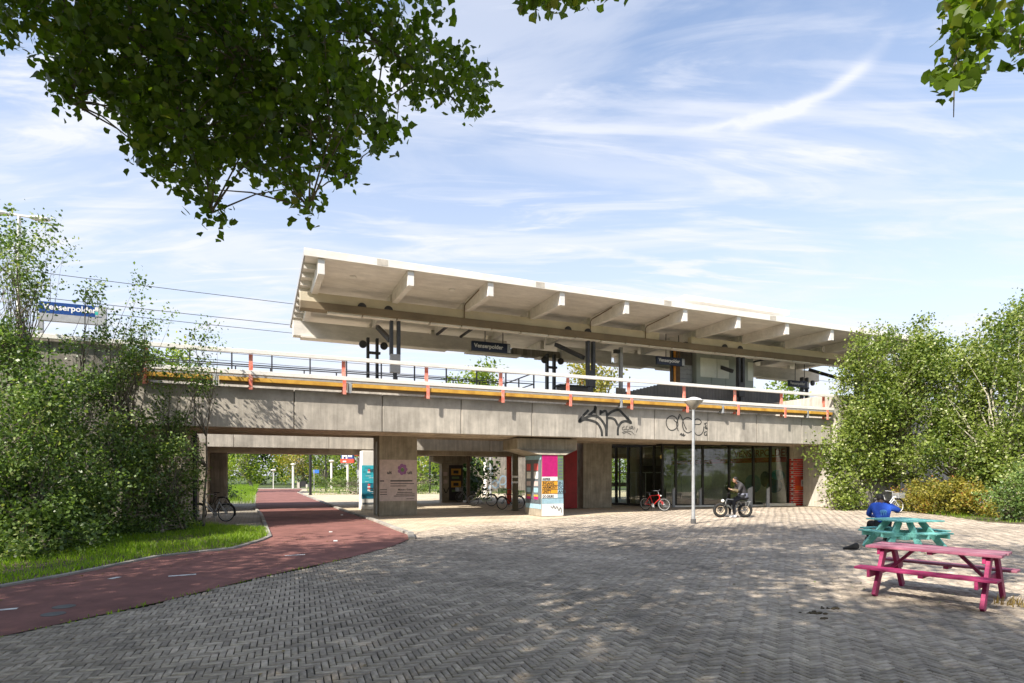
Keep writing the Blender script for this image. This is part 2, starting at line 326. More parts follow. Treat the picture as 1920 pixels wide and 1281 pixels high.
def skin(name, pts, edges, m, parent, sub=2, root=0):
    me = bpy.data.meshes.new(name); me.from_pydata([p[:3] for p in pts], edges, []); me.materials.append(m)
    o = bpy.data.objects.new(name, me); link(o, parent)
    md = o.modifiers.new('skin', 'SKIN'); md.use_smooth_shade = True
    lay = me.skin_vertices[0] if me.skin_vertices else None
    if lay is None:
        bm = bmesh.new(); bm.from_mesh(me); bm.verts.layers.skin.verify(); bm.to_mesh(me); bm.free(); lay = me.skin_vertices[0]
    for i, p in enumerate(pts):
        r = p[3]; lay.data[i].radius = r if isinstance(r, tuple) else (r, r); lay.data[i].use_root = (i == root)
    sb = o.modifiers.new('sub', 'SUBSURF'); sb.levels = sub; sb.render_levels = sub
    return o
# ------------------------------------------------------------------ materials
m_conc = mat('concrete', (.52, .48, .42), .85, .10, 1.1, .25, 45, streak=.24, patch=.12)
m_par = mat('parapet_concrete', (.52, .475, .41), .85, .10, 1.1, .25, 45, streak=.26, patch=.12, topdirt=(4.2, 5.0, .62))
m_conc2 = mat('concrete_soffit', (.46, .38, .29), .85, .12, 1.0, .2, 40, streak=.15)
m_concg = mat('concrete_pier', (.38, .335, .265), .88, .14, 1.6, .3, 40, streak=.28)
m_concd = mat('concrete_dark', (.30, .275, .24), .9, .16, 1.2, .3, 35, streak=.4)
m_white = mat('white_paint', (.80, .78, .74), .45, .05, 2, .04, 30)
m_cream = mat('cream_paint', (.80, .765, .715), .6, .04, .7, .05, 20, streak=.14, smap=(.5, 1.2, 1.5))
m_fascia = mat('fascia', (.88, .84, .77), .55, .05, .6, .05, 20, streak=.12, smap=(.8, .8, 2.5))
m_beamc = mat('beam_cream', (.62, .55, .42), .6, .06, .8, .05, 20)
m_shadeb = mat('shaded_brown', (.20, .155, .10), .65, .1, .8, .05, 20)  # brown with the shade under beam and duct put into the colour
m_steel = mat('dark_steel', (.055, .057, .065), .5, .15, 3, .05, 30, metal=.2)
m_navy = mat('navy_board', (.012, .02, .055), .35, .1, 3, 0)
m_blue = mat('blue_board', (.015, .06, .24), .35, .06, 3, 0)
m_grey = mat('galvanised', (.42, .43, .44), .5, .1, 6, .05, 60, metal=.35)
m_greyp = mat('grey_paint', (.34, .35, .37), .5, .08, 6, .03, 60)
m_yel = mat('yellow_duct', (.62, .36, .06), .55, .14, 2.0, .05, 30, col2=(.42, .2, .03))
m_red = mat('red_paint', (.62, .07, .04), .5, .12, 8, .05, 40)
m_redp = mat('post_red', (.68, .13, .08), .5, .16, 5, .05, 40, col2=(.7, .42, .34))
m_dred = mat('dark_red', (.28, .012, .015), .55, .12, 2, .03, 30)
m_black = mat('black', (.018, .018, .02), .5, .2, 6, .05, 60)
m_rub = mat('rubber', (.02, .02, .02), .85, .2, 12, .1, 90)
m_clad = mat('cladding', (.13, .125, .125), .6, .1, 1, .05, 30, streak=.2)
m_towr = mat('tower_panel', (.36, .40, .37), .4, .05, .6, .03, 20)
m_asph = mat('red_asphalt', (.225, .098, .082), .92, .10, 1.6, .6, 130, dist=.006, col2=(.165, .070, .060), patch=.22)
m_kerb = mat('kerb', (.30, .28, .25), .9, .14, 3, .3, 60, rnd=.25)
m_paint = mat('road_paint', (.72, .71, .68), .8, .15, 9, .1, 60)
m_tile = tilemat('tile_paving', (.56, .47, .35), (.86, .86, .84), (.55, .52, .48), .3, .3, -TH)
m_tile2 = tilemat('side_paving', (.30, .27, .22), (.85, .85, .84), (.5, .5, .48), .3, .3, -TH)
m_sand = mat('sand_bed', (.03, .027, .02), .95, .2, 6, .3, 60)
m_soil = mat('soil', (.085, .065, .04), .95, .3, 2, .5, 12)
m_grassg = mat('lawn', (.07, .10, .03), .95, .3, .5, .5, 12)
m_pave = mat('clay_paver', (.40, .338, .268), .85, .22, 14, .3, 80, rnd=.36, col2=(.32, .265, .21), dist=.004, patch=.36)
m_bark = mat('bark', (.17, .145, .11), .9, .3, 6, .5, 22)
m_barkl = mat('pale_bark', (.36, .33, .26), .85, .25, 5, .4, 22)
m_brick = mat('red_brick', (.70, .055, .04), .6, .2, 6, .2, 60, rnd=.3)
m_mort = mat('mortar', (.82, .74, .68), .9, .1, 6, .1, 60)
m_graf = mat('graffiti', (.05, .05, .048), .8, .3, 5, 0)
m_alu = mat('window_frame', (.035, .033, .028), .45, .1, 5, .02, 40, metal=.3)
m_glass = glassmat('station_glass', (.86, .90, .83), .95, 2.0)
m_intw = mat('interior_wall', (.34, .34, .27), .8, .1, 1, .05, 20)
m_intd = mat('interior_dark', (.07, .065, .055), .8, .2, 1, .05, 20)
m_lfnear = leafmat('poplar_leaf', (.035, .070, .007), (.13, .20, .020), .5, .40, (.15, .16, .025))
m_lfshr = leafmat('shrub_leaf', (.028, .060, .016), (.19, .28, .075), .30, .40, (.36, .40, .16))
m_lfpop = leafmat('white_poplar_leaf', (.045, .085, .014), (.26, .32, .065), .32, .45, (.56, .57, .34))
m_lfwood = leafmat('wood_leaf', (.05, .10, .014), (.27, .35, .05), .42, .5, (.42, .42, .07))
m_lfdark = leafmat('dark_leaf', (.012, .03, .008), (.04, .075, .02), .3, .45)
m_lfyel = leafmat('yellowing_leaf', (.13, .15, .03), (.38, .32, .06), .35, .5, (.38, .16, .05))
m_grass = leafmat('grass_blade', (.085, .18, .014), (.27, .40, .035), .45, .5, (.33, .36, .09))
m_litter = leafmat('fallen_leaf', (.10, .06, .02), (.30, .22, .07), .2, .6, (.4, .36, .2))
# ------------------------------------------------------------------ ground
def sheet(name, pts, z, m, kind='structure', thick=0):
    bm = bmesh.new(); vs = [bm.verts.new((p[0], p[1], z)) for p in pts]; f = bm.faces.new(vs)
    if f.normal.z < 0: bmesh.ops.reverse_faces(bm, faces=[f])
    f.normal_update()
    if f.normal.z < 0: f.normal_flip()
    bmesh.ops.triangulate(bm, faces=bm.faces); me = bpy.data.meshes.new(name); bm.to_mesh(me); bm.free(); me.materials.append(m)
    o = bpy.data.objects.new(name, me); o['kind'] = kind; return link(o)
sheet('ground', [(-900, -900), (900, -900), (900, 1500), (-900, 1500)], -.06, m_grassg)
left_edge = [(-9, -10), (-8.6, 0), (-8.2, 6)]+[tuple(G(*p)[:2]) for p in ((0, 1103), (130, 1080), (300, 1045), (440, 1030), (492, 1015), (510, 1007), (503, 990), (493, 965))]+[(-13.8, 31.5), (-23.6, 54), (-31.6, 73)]
right_edge = [(-6.5, -10), (-6.3, 0), (-5.8, 4)]+[tuple(G(*p)[:2]) for p in ((0, 1195), (300, 1130), (480, 1085), (640, 1050), (735, 1025), (766, 1012), (764, 1003), (742, 995), (700, 978), (640, 958))]+[(-21.3, 58), (-26.6, 74)]
sheet('cycle_path', left_edge+right_edge[::-1], .008, m_asph)
# paving around the station: one sheet of small tiles on the right of the path, one on its left
sheet('station_pavement', right_edge[8:14][::-1][:0]+right_edge[6:]+[(60, 60), (60, 20), (24, 8), (24, -10), (-5.9, -10)]+right_edge[1:6], -.030, m_tile)
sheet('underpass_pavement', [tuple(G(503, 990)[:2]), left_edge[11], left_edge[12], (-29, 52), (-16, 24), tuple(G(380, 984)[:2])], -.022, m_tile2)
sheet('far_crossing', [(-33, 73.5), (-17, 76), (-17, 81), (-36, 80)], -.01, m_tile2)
sheet('far_road', [V(-60, 62)[:2], V(60, 62)[:2], V(60, 66)[:2], V(-60, 66)[:2]], -.026, mat('asphalt', (.06, .06, .06), .9, .1, 3, .2, 80))
def kerb(pts, w, z0, z1, side, name='kerb'):
    """kerb stones one metre long along a line"""
    o = bpy.data.objects.new(name, None); link(o); o['kind'] = 'structure'
    pl = [Vector((p[0], p[1], 0)) for p in pts]; seg = []; 
    # resample
    out = [pl[0]]; acc = 0
    for a, b in zip(pl, pl[1:]):
        l = (b-a).length; n = max(1, round(l/.9))
        for k in range(1, n+1): out.append(a.lerp(b, k/n))
    for a, b in zip(out, out[1:]):
        d = (b-a).normalized(); n = Vector((-d.y, d.x, 0))*side; g = d*.006
        mb = MB(); q = [a+g, b-g, b-g+n*w, a+g+n*w]; zz = z1+random.uniform(-.004, .004)
        mb.add([(p.x, p.y, z0) for p in q]+[(p.x, p.y, zz) for p in q], [(3,2,1,0),(4,5,6,7),(0,1,5,4),(1,2,6,5),(2,3,7,6),(3,0,4,7)])
        k = mb.build('kerb_stone', m_kerb, o, bevel=.008)
        at = k.data.attributes.new('rnd', 'FLOAT', 'FACE'); v = random.random()
        for i in range(len(at.data)): at.data[i].value = v
    return o
kerb(left_edge[2:12], .12, -.05, .045, 1, 'lawn_kerb')
kerb(right_edge[8:14], .18, -.05, .075, -1, 'pavement_kerb')
# white dashes and a few covers on the cycle path
for i, (u, v, l) in enumerate(((342, 1080, .42), (215, 1085, .2), (5, 1145, .3), (553, 1042, .42), (629, 1015, .3), (620, 998, .26), (641, 966, .7))):
    p = G(u, v); d = Vector((.15, 1, 0)).normalized() if v > 1030 else Vector((-.3, 1, 0)).normalized(); n = Vector((-d.y, d.x, 0))
    if i in (0, 2, 3): d = Vector((1, .55, 0)).normalized(); n = Vector((-d.y, d.x, 0))
    q = [p+d*l/2+n*.05, p-d*l/2+n*.05, p-d*l/2-n*.05, p+d*l/2-n*.05]
    sheet('path_dash', [(c.x, c.y) for c in q], .013, m_paint)
for u, v in ((120, 1139), (100, 1153)):
    p = G(u, v); mb = MB().lathe([(.13, 0), (.13, .004)], (0, 0, 0), 20); o = mb.build('drain_cover', m_clad, None); o.location = (p.x, p.y, .009); o['kind'] = 'structure'
# ------------------------------------------------------------------ clay pavers in herringbone, each one a brick
plaza_poly = [(-6.2, 1.5), (-5.8, 4)]+right_edge[3:10]+[tuple(G(*p)[:2]) for p in ((830, 988), (1000, 975), (1180, 962), (1330, 953), (1500, 950.5), (1600, 955), (1700, 959), (1760, 966), (1850, 979))]+[(19, 19), (24, 12), (20, 1.5)]
sheet('plaza', plaza_poly, -.016, m_sand)
def inside(x, y, poly):
    r = np.zeros(len(x), bool); n = len(poly); j = n-1
    for i in range(n):
        xi, yi = poly[i][:2]; xj, yj = poly[j][:2]
        c = ((yi > y) != (yj > y)) & (x < (xj-xi)*(y-yi)/((yj-yi) or 1e-9)+xi); r ^= c; j = i
    return r
def pavers():
    th = R(20.5); e1 = np.array([cos(th), sin(th)]); e2 = np.array([-sin(th), cos(th)]); w = .0667
    # brick (a,b) corner in unit cells; horizontal at (i+6j, i), vertical at (3+i+6j, i-2)
    I, J = np.meshgrid(np.arange(-520, 900), np.arange(-140, 140)); I = I.ravel(); J = J.ravel()
    hc = np.stack([I+6*J+1.5, I+.5], 1); vc = np.stack([3+I+6*J+.5, I-2+1.5], 1)
    c = np.concatenate([hc, vc]); ori = np.concatenate([np.zeros(len(hc)), np.ones(len(vc))])
    p = (c[:, :1]*e1+c[:, 1:]*e2)*w
    k = (p[:, 1] > 3.2) & (p[:, 1] < 36) & (np.abs(p[:, 0]) < .93*p[:, 1]+2.0); p = p[k]; ori = ori[k]
    k = inside(p[:, 0], p[:, 1], plaza_poly); p = p[k]; ori = ori[k]; n = len(p)
    # gentle wander of the courses
    p = p+np.stack([.03*np.sin(p[:, 1]*.9+p[:, 0]*.3), .03*np.sin(p[:, 0]*.7-.4*p[:, 1])], 1)
    a = np.where(ori == 0, th, th+pi/2)+rng.normal(size=n)*.014; L = .0955-np.abs(rng.normal(size=n))*.0022; Wd = .0293-np.abs(rng.normal(size=n))*.0016
    z = rng.normal(size=n)*.0021+.004*np.sin(p[:, 0]*1.1)*np.sin(p[:, 1]*.8)*.5; tl = rng.normal(size=(n, 2))*.010; tone = np.clip(rng.normal(size=n)*.20+.46+.10*np.sin(p[:, 0]*.9+1)*np.sin(p[:, 1]*.6), 0, 1)
    tone = np.where(rng.random(n) < .05, rng.uniform(.8, 1, n), tone)
    ca, sa = np.cos(a), np.sin(a); ins = .0035
    cor = [(-1, -1), (1, -1), (1, 1), (-1, 1)]; co = np.zeros((n, 12, 3)); 
    for q, (sx, sy) in enumerate(cor):
        for lev, (dx, dz) in enumerate(((0, -.03), (0, -.0045), (ins, 0))):
            lx = sx*(L-dx); ly = sy*(Wd-dx); i = lev*4+q
            co[:, i, 0] = p[:, 0]+lx*ca-ly*sa; co[:, i, 1] = p[:, 1]+lx*sa+ly*ca; co[:, i, 2] = z+dz+(lx*tl[:, 0]+ly*tl[:, 1] if lev else 0)
    fs = [(8, 9, 10, 11)]+[(4+q, 4+(q+1) % 4, 8+(q+1) % 4, 8+q) for q in range(4)]+[(q, (q+1) % 4, 4+(q+1) % 4, 4+q) for q in range(4)]
    fs = np.array(fs); 
    vis = (np.abs(p[:, 0]) < .875*p[:, 1]) & (p[:, 1] > 4.93); o_ = np.argsort(np.where(vis, p[:, 1], 99)); near = o_[:300]; rest = o_[300:]
    fr = fs[None]+(np.arange(len(rest))*12)[:, None, None]
    root = bpy.data.objects['plaza']
    o = np_mesh('paver', co[rest].reshape(-1, 3), fr.reshape(-1, 4), m_pave, root, np.repeat(tone[rest], 9)); o['kind'] = 'stuff'; o.name = 'pavers'
    protos = []
    for k in range(14):
        i = near[k]; c0 = np.array([p[i, 0], p[i, 1], z[i]]); A = -a[i]; q = co[i]-c0; q = np.stack([q[:, 0]*cos(A)-q[:, 1]*sin(A), q[:, 0]*sin(A)+q[:, 1]*cos(A), q[:, 2]], 1)
        ob = np_mesh('paver', q, fs, m_pave, root, np.full(9, tone[i])); protos.append(ob.data); ob.location = tuple(c0); ob.rotation_euler = (0, 0, a[i])
    for k in range(14, 300):
        i = near[k]; ob = bpy.data.objects.new('paver', random.choice(protos)); ob.location = (p[i, 0], p[i, 1], z[i]); ob.rotation_euler = (0, 0, a[i]); link(ob, root)
    return n
print('pavers', pavers())
# ------------------------------------------------------------------ the near viaduct (local x = along, y = across, z = up)
TF = 22.2; ZB = 3.38; ZT = 4.79
via = thing('metro_viaduct', 'long concrete metro viaduct carrying the station, with graffiti on its parapet', 'viaduct', (0, 0, 0), TH)
js = [-4.06]+[-2.04+3.12*k for k in range(10)]+[28.3]
for a, b in zip(js, js[1:]):
    mb = MB().box(a+.014, b-.014, TF, TF+.26, ZB+random.uniform(0, .006), ZT); mb.build('parapet_panel', m_par, via, bevel=.02)
MB().box(-4.06, 28.3, TF+.06, TF+.24, ZB+.05, ZT-.05).build('joint_backing', m_black, via)
for y0, y1, z in ((TF+.27, TF+.75, 3.42), (TF+.76, TF+1.25, 3.39), (TF+1.26, TF+1.9, 3.36)):
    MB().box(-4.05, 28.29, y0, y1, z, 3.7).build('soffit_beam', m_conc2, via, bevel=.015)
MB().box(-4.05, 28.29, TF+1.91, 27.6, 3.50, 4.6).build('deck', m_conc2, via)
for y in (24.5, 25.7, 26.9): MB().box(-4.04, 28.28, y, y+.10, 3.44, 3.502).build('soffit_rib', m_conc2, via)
MB().box(-14, 28.3, 27.35, 27.6, 4.6, 6.05).build('platform_wall', m_conc, via)
MB().box(13.0, 28.3, 27.6, 31.2, 5.7, 6.02).build('platform_slab', m_conc, via)
MB().box(13.0, 44, 27.58, 31.2, 5.6, 5.7).build('platform_beam', m_conc2, via)
for y in (23.6, 25.0): MB().box(-14, 44, y, y+.07, 4.6, 4.75).build('rail', m_steel, via)
# left abutment
ab = thing('left_abutment', 'stained dark concrete abutment wall behind the bushes at the left', 'wall', (0, 0, 0), TH)
x = -16.0
while x < -4.2:
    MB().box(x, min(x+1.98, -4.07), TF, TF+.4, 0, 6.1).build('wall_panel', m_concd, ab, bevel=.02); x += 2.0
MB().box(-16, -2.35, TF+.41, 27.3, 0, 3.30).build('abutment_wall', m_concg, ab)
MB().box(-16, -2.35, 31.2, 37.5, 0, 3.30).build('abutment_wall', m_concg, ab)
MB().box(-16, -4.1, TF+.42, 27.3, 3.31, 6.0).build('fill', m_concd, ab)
MB().tube([V(-2.2, 23.2, 0)@Matrix.Rotation(0, 3, 'Z') if False else (-2.1, 22.9, 0), (-2.1, 22.9, 3.27)], .07, 10).build('drain_pipe', m_black, ab, smooth=True)
MB().box(-2.34, -1.6, 33.0, 34.0, 0, 3.2).build('pier', m_concd, ab, bevel=.03)
# right abutment: wall facing the underpass and the wing towards the trees
ab = thing('right_abutment', 'pale sunlit concrete abutment wall beside the red brick pillar', 'wall', (0, 0, 0), TH)
MB().box(28.31, 29.1, 21.9, 24.05, 0, 4.79).build('abutment_wall', m_conc, ab)
MB().prism([(28.32, TF-.05), (28.32, 27.6), (29.0, 27.6), (29.0, TF-.05)], 4.795, 6.1).build('upstand', m_conc, ab, bevel=.02)
for k in range(5): MB().box(29.12+k*2.5, 31.6+k*2.5, TF, TF+.4, 0, 6.1).build('wall_panel', m_conc, ab, bevel=.02)
MB().box(28.0, 28.3, 27.2, 27.3, 4.7, 5.3).build('end_plate', m_conc, ab)
# guard rail on the parapet
gr = thing('guard_rail', 'white double guard rail on red posts along the top of the viaduct parapet', 'railing', (0, 0, 0), TH)
MB().box(-9, 28.25, 22.02, 22.12, 5.93, 6.07).build('top_rail', m_white, gr, bevel=.01)
MB().box(-4.0, 28.2, 21.98, 22.10, 5.20, 5.345).build('lower_rail', m_white, gr, bevel=.01)
MB().box(-4.0, 28.2, 22.0, 22.16, 5.11, 5.197).build('rail_channel', m_greyp, gr)
def post(s):
    mb = MB().box(s-.065, s+.065, 22.13, 22.195, 4.79, 5.925).box(s-.06, s+.06, 21.895, 21.925, 4.68, 5.19); mb.box(s-.10, s+.10, 22.15, 22.195, 4.76, 4.795)
    return mb
for k in range(11): post(-3.44+3.11*k if k < 10 else 27.6).build('rail_post', m_redp, gr)
# yellow cable duct hung on the parapet
yd = thing('cable_duct', 'yellow cable duct in long lengths hung along the parapet under the guard rail', 'duct', (0, 0, 0), TH)
br = [ST_(655, 750, 22.1)[0], ST_(1162, 750, 22.1)[0], ST_(1352, 750, 22.1)[0], ST_(1511, 750, 22.1)[0]]
xs = [-3.9, -1.4]+br+[28.1]
for a, b in zip(xs, xs[1:]): MB().box(a+.10, b-.10, 21.93, 22.19, 4.95, 5.09).build('duct_length', m_yel, yd, bevel=.012); MB().box(a+.1, b-.1, 22.0, 22.19, 4.86, 4.948).build('duct_underside', m_shadeb, yd)  # shaded underside of the yellow duct painted as a dark brown strip
for s in xs[1:-1]: MB().box(s-.055, s+.055, 21.95, 22.19, 4.74, 5.10).build('duct_bracket', m_grey, yd, bevel=.008)
# graffiti on the parapet
def strokes(name, label, data, w, ox, oy, sc):
    t = TF-.004; s0, z0 = ST_(ox, oy, t); o = thing(name, label, 'graffiti', tuple(V(s0, t, z0)), TH)
    for i, st in enumerate(data):
        mb = MB(); pts = []
        for x, y in st:
            s, z = ST_(ox+x/sc, oy+y/sc, t); pts.append((s-s0, z-z0))
        ribbon(mb, pts, w[i] if isinstance(w, list) else w, .002, -.0006*(i % 3)); mb.build('painted_stroke', m_graf, o)
A = [[(280,185),(210,260),(165,325),(230,300),(300,310),(370,335),(410,380),(435,440),(440,500)], [(190,310),(260,270),(330,255),(400,275),(450,330),(485,400),(490,500)], [(280,250),(360,180),(355,145),(352,225)],
     [(420,245),(425,185),(430,215),(495,215),(495,500)], [(495,255),(560,205),(640,185),(700,240),(750,290),(790,340),(730,320),(680,330),(645,370),(630,420),(630,490)], [(495,280),(560,285),(600,310),(630,370)]]
strokes('graffiti', 'large black angular graffiti tag with arrow shapes on the parapet', A, .115, 1060, 740, 6.4)
A2 = [[(710,385),(685,400),(690,425),(730,415)], [(745,375),(728,400),(740,422),(765,415),(770,385)], [(780,420),(790,380),(812,390),(790,405),(825,415)], [(825,395),(835,405)], [(868,405),(850,455)], [(840,480),(836,488)], [(680,458),(730,440),(790,445),(825,480)], [(695,470),(740,455),(790,485)]]
strokes('graffiti', 'small thin scribble ending in an exclamation mark on the parapet', A2, .028, 1060, 740, 6.4)
Bg = [[(1345,320),(1330,280),(1280,255),(1225,285),(1210,340),(1230,400),(1270,430),(1320,415),(1350,370),(1345,320)], [(1300,300),(1340,330),(1370,240),(1400,290),(1430,370),(1455,420)], [(1355,440),(1335,350),(1370,260)],
      [(1520,300),(1470,275),(1420,300),(1405,360),(1425,430),(1470,460),(1515,440)], [(1520,355),(1610,358),(1630,325),(1600,295),(1560,300),(1535,350),(1545,430),(1570,480),(1620,485),(1655,440),(1662,385)], [(1375,490),(1392,465),(1398,495),(1418,470),(1418,500),(1440,480)],
      [(1700,340),(1672,350),(1690,375),(1672,395)], [(1690,390),(1700,420)], [(1675,405),(1705,405)], [(1700,445),(1670,455),(1672,485),(1698,488),(1690,465)]]
strokes('graffiti', 'rounded black graffiti letters behind the lamp post on the parapet', Bg, .05, 1060, 740, 6.4)
# ------------------------------------------------------------------ far viaduct
fv = thing('far_viaduct', 'second concrete viaduct running parallel behind the near one', 'viaduct', (0, 0, 0), TH)
for k in range(12): MB().box(-10+4.4*k+.012, -5.6+4.4*k-.012, 31.2, 31.5, 3.1, 4.6).build('parapet_panel', m_conc, fv, bevel=.015)
MB().box(-10, 42.8, 31.51, 37.3, 2.98, 3.6).build('deck', m_conc2, fv)
MB().box(-10, 42.8, 31.51, 32.2, 2.86, 2.976).build('edge_beam', m_conc2, fv)
MB().box(-10, 42.8, 37.3, 37.6, 3.05, 5.6).build('rear_parapet', m_conc, fv)
# ------------------------------------------------------------------ dark railings round the opening between the two platforms
def railing(label, pts, hgt=1.0, step=1.55):
    o = thing('platform_railing', label, 'railing', tuple(V(pts[0][0], pts[0][1], 6.05)), TH, 'dark railings on the platform')
    x0, y0 = pts[0]
    for (a, b), (c, d) in zip(pts, pts[1:]):
        a, b, c, d = a-x0, b-y0, c-x0, d-y0; l = math.hypot(c-a, d-b); n = max(1, round(l/step))
        for z, w in ((hgt, .05), (hgt*.42, .045)): MB().bar((a, b, z), (c, d, z), w, w).build('rail', m_steel, o)
        for k in range(n+1): q = k/n; X, Y = a+(c-a)*q, b+(d-b)*q; MB().box(X-.03, X+.03, Y-.03, Y+.03, 0, hgt-.026).build('post', m_steel, o)
railing('dark steel railing along the near edge of the platform opening', [(-9, 27.45), (13.0, 27.45), (13.0, 31.3)])
railing('dark steel railing across the far side of the platform opening', [(-9, 31.35), (13.0, 31.35)])
# ------------------------------------------------------------------ station canopy
S0, S1, TA, TB = 1.51, 40.0, 23.8, 35.9
cp = thing('station_canopy', 'long cream platform canopy with cantilevered ribs above the viaduct', 'canopy', (0, 0, 0), TH)
def slab():
    nb = int((S1-S0)/3.54)+1
    MB().box(S0+.06, S1, TA+.06, TB-.06, 10.22, 10.44).build('roof_slab', m_cream, cp)
    x = S0; i = 0
    while x < S1-.1:
        x2 = min(x+(3.0 if i == 0 else 7.08), S1); MB().box(x+.006, x2-.006, TA, TA+.055, 10.20, 10.50).build('fascia_board', m_fascia, cp)
        if x2 < S1: MB().box(x2-.22, x2+.22, TA-.006, TA-.001, 10.23, 10.47).build('joint_plate', mat('joint', (.55, .50, .43), .6, .1, 3, .05, 30) if 'joint' not in bpy.data.materials else bpy.data.materials['joint'], cp)
        x = x2; i += 1
    MB().box(S0, S0+.055, TA+.056, TB-.056, 10.20, 10.50).build('end_fascia', m_greyp, cp)
    MB().box(S0+.06, S1, TB-.055, TB, 10.2, 10.5).build('rear_fascia', m_fascia, cp)
slab()
k = 0
while True:
    s = .0907*TA+.1487*TA*k
    if s > S1: break
    MB().prism([(TA+.20, 9.62), (TA+.20, 10.215), (27.12, 10.215), (27.12, 9.72)], s-.13, s+.13)
    def rib(y0, z0, y1, z1):
        mb = MB(); q = [(y0, z0), (y0, 10.216), (y1, 10.216), (y1, z1)]
        mb.add([(s-.13, a, b) for a, b in q]+[(s+.13, a, b) for a, b in q], [(0,1,2,3),(7,6,5,4),(0,4,5,1),(1,5,6,2),(2,6,7,3),(3,7,4,0)]); return mb
    rib(TA+.09, 9.58, 27.12, 9.72).build('roof_rib', m_cream, cp, bevel=.01)
    rib(27.45, 9.8, 32.48, 9.8).build('cross_rib', m_cream, cp)
    rib(33.2, 9.72, TB-.2, 9.6).build('roof_rib', m_cream, cp)
    k += 1
gap0, gap1 = ST_(1237, 640, 27.1)[0], ST_(1297, 640, 27.1)[0]
for a, b in ((S0+.05, gap0), (gap1, S1)): MB().box(a, b, 27.13, 27.44, 9.38, 9.80).build('upper_beam', m_beamc, cp, bevel=.01)
MB().box(S0+.05, S1, 27.02, 27.6, 9.05, 9.376).build('lower_beam', m_shadeb, cp, bevel=.01)  # lower half coloured brown to stand for the shade on it
bs = [S0+.05, 14.8, 16.6, 20.5, 22.4, S1]
MB().box(S0+.02, 13.6, 32.5, 33.1, 9.05, 9.82).build('rear_beam', m_cream, cp, bevel=.01)
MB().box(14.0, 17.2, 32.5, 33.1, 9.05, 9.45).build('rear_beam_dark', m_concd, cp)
MB().box(17.3, 21.0, 32.5, 33.1, 9.05, 9.82).build('rear_beam', m_cream, cp, bevel=.01)
MB().box(21.8, S1, 32.5, 33.1, 9.05, 9.82).build('rear_beam', m_cream, cp, bevel=.01)
for i in range(24): # lamp trays under the beam, drain trays under the rear one
    s = S0+1.2+i*1.58
    if s < S1-1.5: MB().box(s, s+1.5, 27.18+.02*(i % 2), 27.5, 8.965+.012*(i % 3), 9.047).build('lamp_tray', m_fascia, cp)
for i in range(8):
    s = S0+.4+i*4.6; MB().box(s, s+3.4, 32.4, 33.15, 8.96+.02*(i % 2), 9.046).build('drip_tray', m_cream, cp)
for i in range(10): # boards between the end fascia and the first rib
    y = TA+.9+i*1.12; MB().box(S0+.06, S0+.56, y, y+.05, 10.0, 10.215).build('end_slat', m_cream, cp)
for u in (640, 795, 1095, 1128, 1386, 1412): # paired discs where pipes end on the beam
    pass
def disc(s, y, z): MB().lathe([(.19, -.03), (.2, -.02), (.2, .06), (.14, .07)], (s, y, z), 20, 'y').build('pipe_end', m_steel, cp, smooth=True)
cols = [5.76, 16.38, 27.0, 37.6]
for s in cols:
    for d in (-1.55, -.35): disc(s+d, 27.09, 9.37)
    # front twin steel post with a bracket
    for d in (-.22, .12): MB().box(s+d, s+d+.15, 27.35, 27.6, 7.4, 9.045).build('column', m_steel, cp, bevel=.01)
    MB().box(s-.2, s+.26, 27.33, 27.62, 6.55, 7.42).build('column_base', m_greyp if s < 8 else m_steel, cp, bevel=.01)
    MB().box(s-.05, s+.1, 27.36, 27.58, 6.05, 6.55).build('column_foot', m_steel, cp)
    MB().bar((s-.1, 28.0, 8.2), (s-.1, 31.3, 9.6), .18, .22).build('strut', m_steel, cp, bevel=.01)
    for d in (-.32, .16): MB().box(s+d-.3, s+d-.16, 31.45, 31.7, 5.95, 9.04).build('column', m_steel, cp, bevel=.01)
    MB().box(s-.56, s+.1, 31.47, 31.68, 8.2, 8.32).build('collar', m_steel, cp)
    for d in (-.85, .25): disc(s+d, 31.3, 8.62)
# conduits on some ribs
for s in (9.27, 16.35, 19.9):
    MB().tube([(s-.18, 25.0, 10.16), (s-.18, 26.9, 10.05), (s-.18, 27.08, 9.95), (s-.18, 27.09, 9.1)], .022, 6).build('conduit', mat('conduit', (.16, .1, .05), .6) if 'conduit' not in bpy.data.materials else bpy.data.materials['conduit'], cp)
for s, y in ((3.6, 25.6), (3.4, 31.0), (8, 25.6), (15, 30.0), (20.0, 27.9)):
    MB().lathe([(.14, 0), (.15, .05), (.02, .06)], (s, y, 10.16), 16).build('ceiling_light', m_white, cp, smooth=True)
MB().tube([(28.9, 29.5, 9.9), (28.9, 29.5, 8.7), (28.5, 29.5, 8.5)], .09, 8).build('downpipe', m_steel, cp)
for s0_ in (9.2, 10.6, 30.0, 32.0): MB().bar((s0_, 29.0, 9.75), (s0_, 32.3, 9.75), .12, .1).build('dark_batten', m_steel, cp)
# raised roof over the lift
MB().box(22.4, 30.6, 27.0, 33, 11.86, 12.13).build('raised_roof', m_white, cp, bevel=.01)
MB().box(22.9, 30.1, 27.6, 32.5, 10.45, 11.86).build('raised_wall', m_concd, cp)
MB().prism([(21.3, 27.05), (22.39, 27.05), (22.39, 32.9), (21.3, 32.9)], 11.80, 11.86).build('raised_roof_lip', m_white, cp)
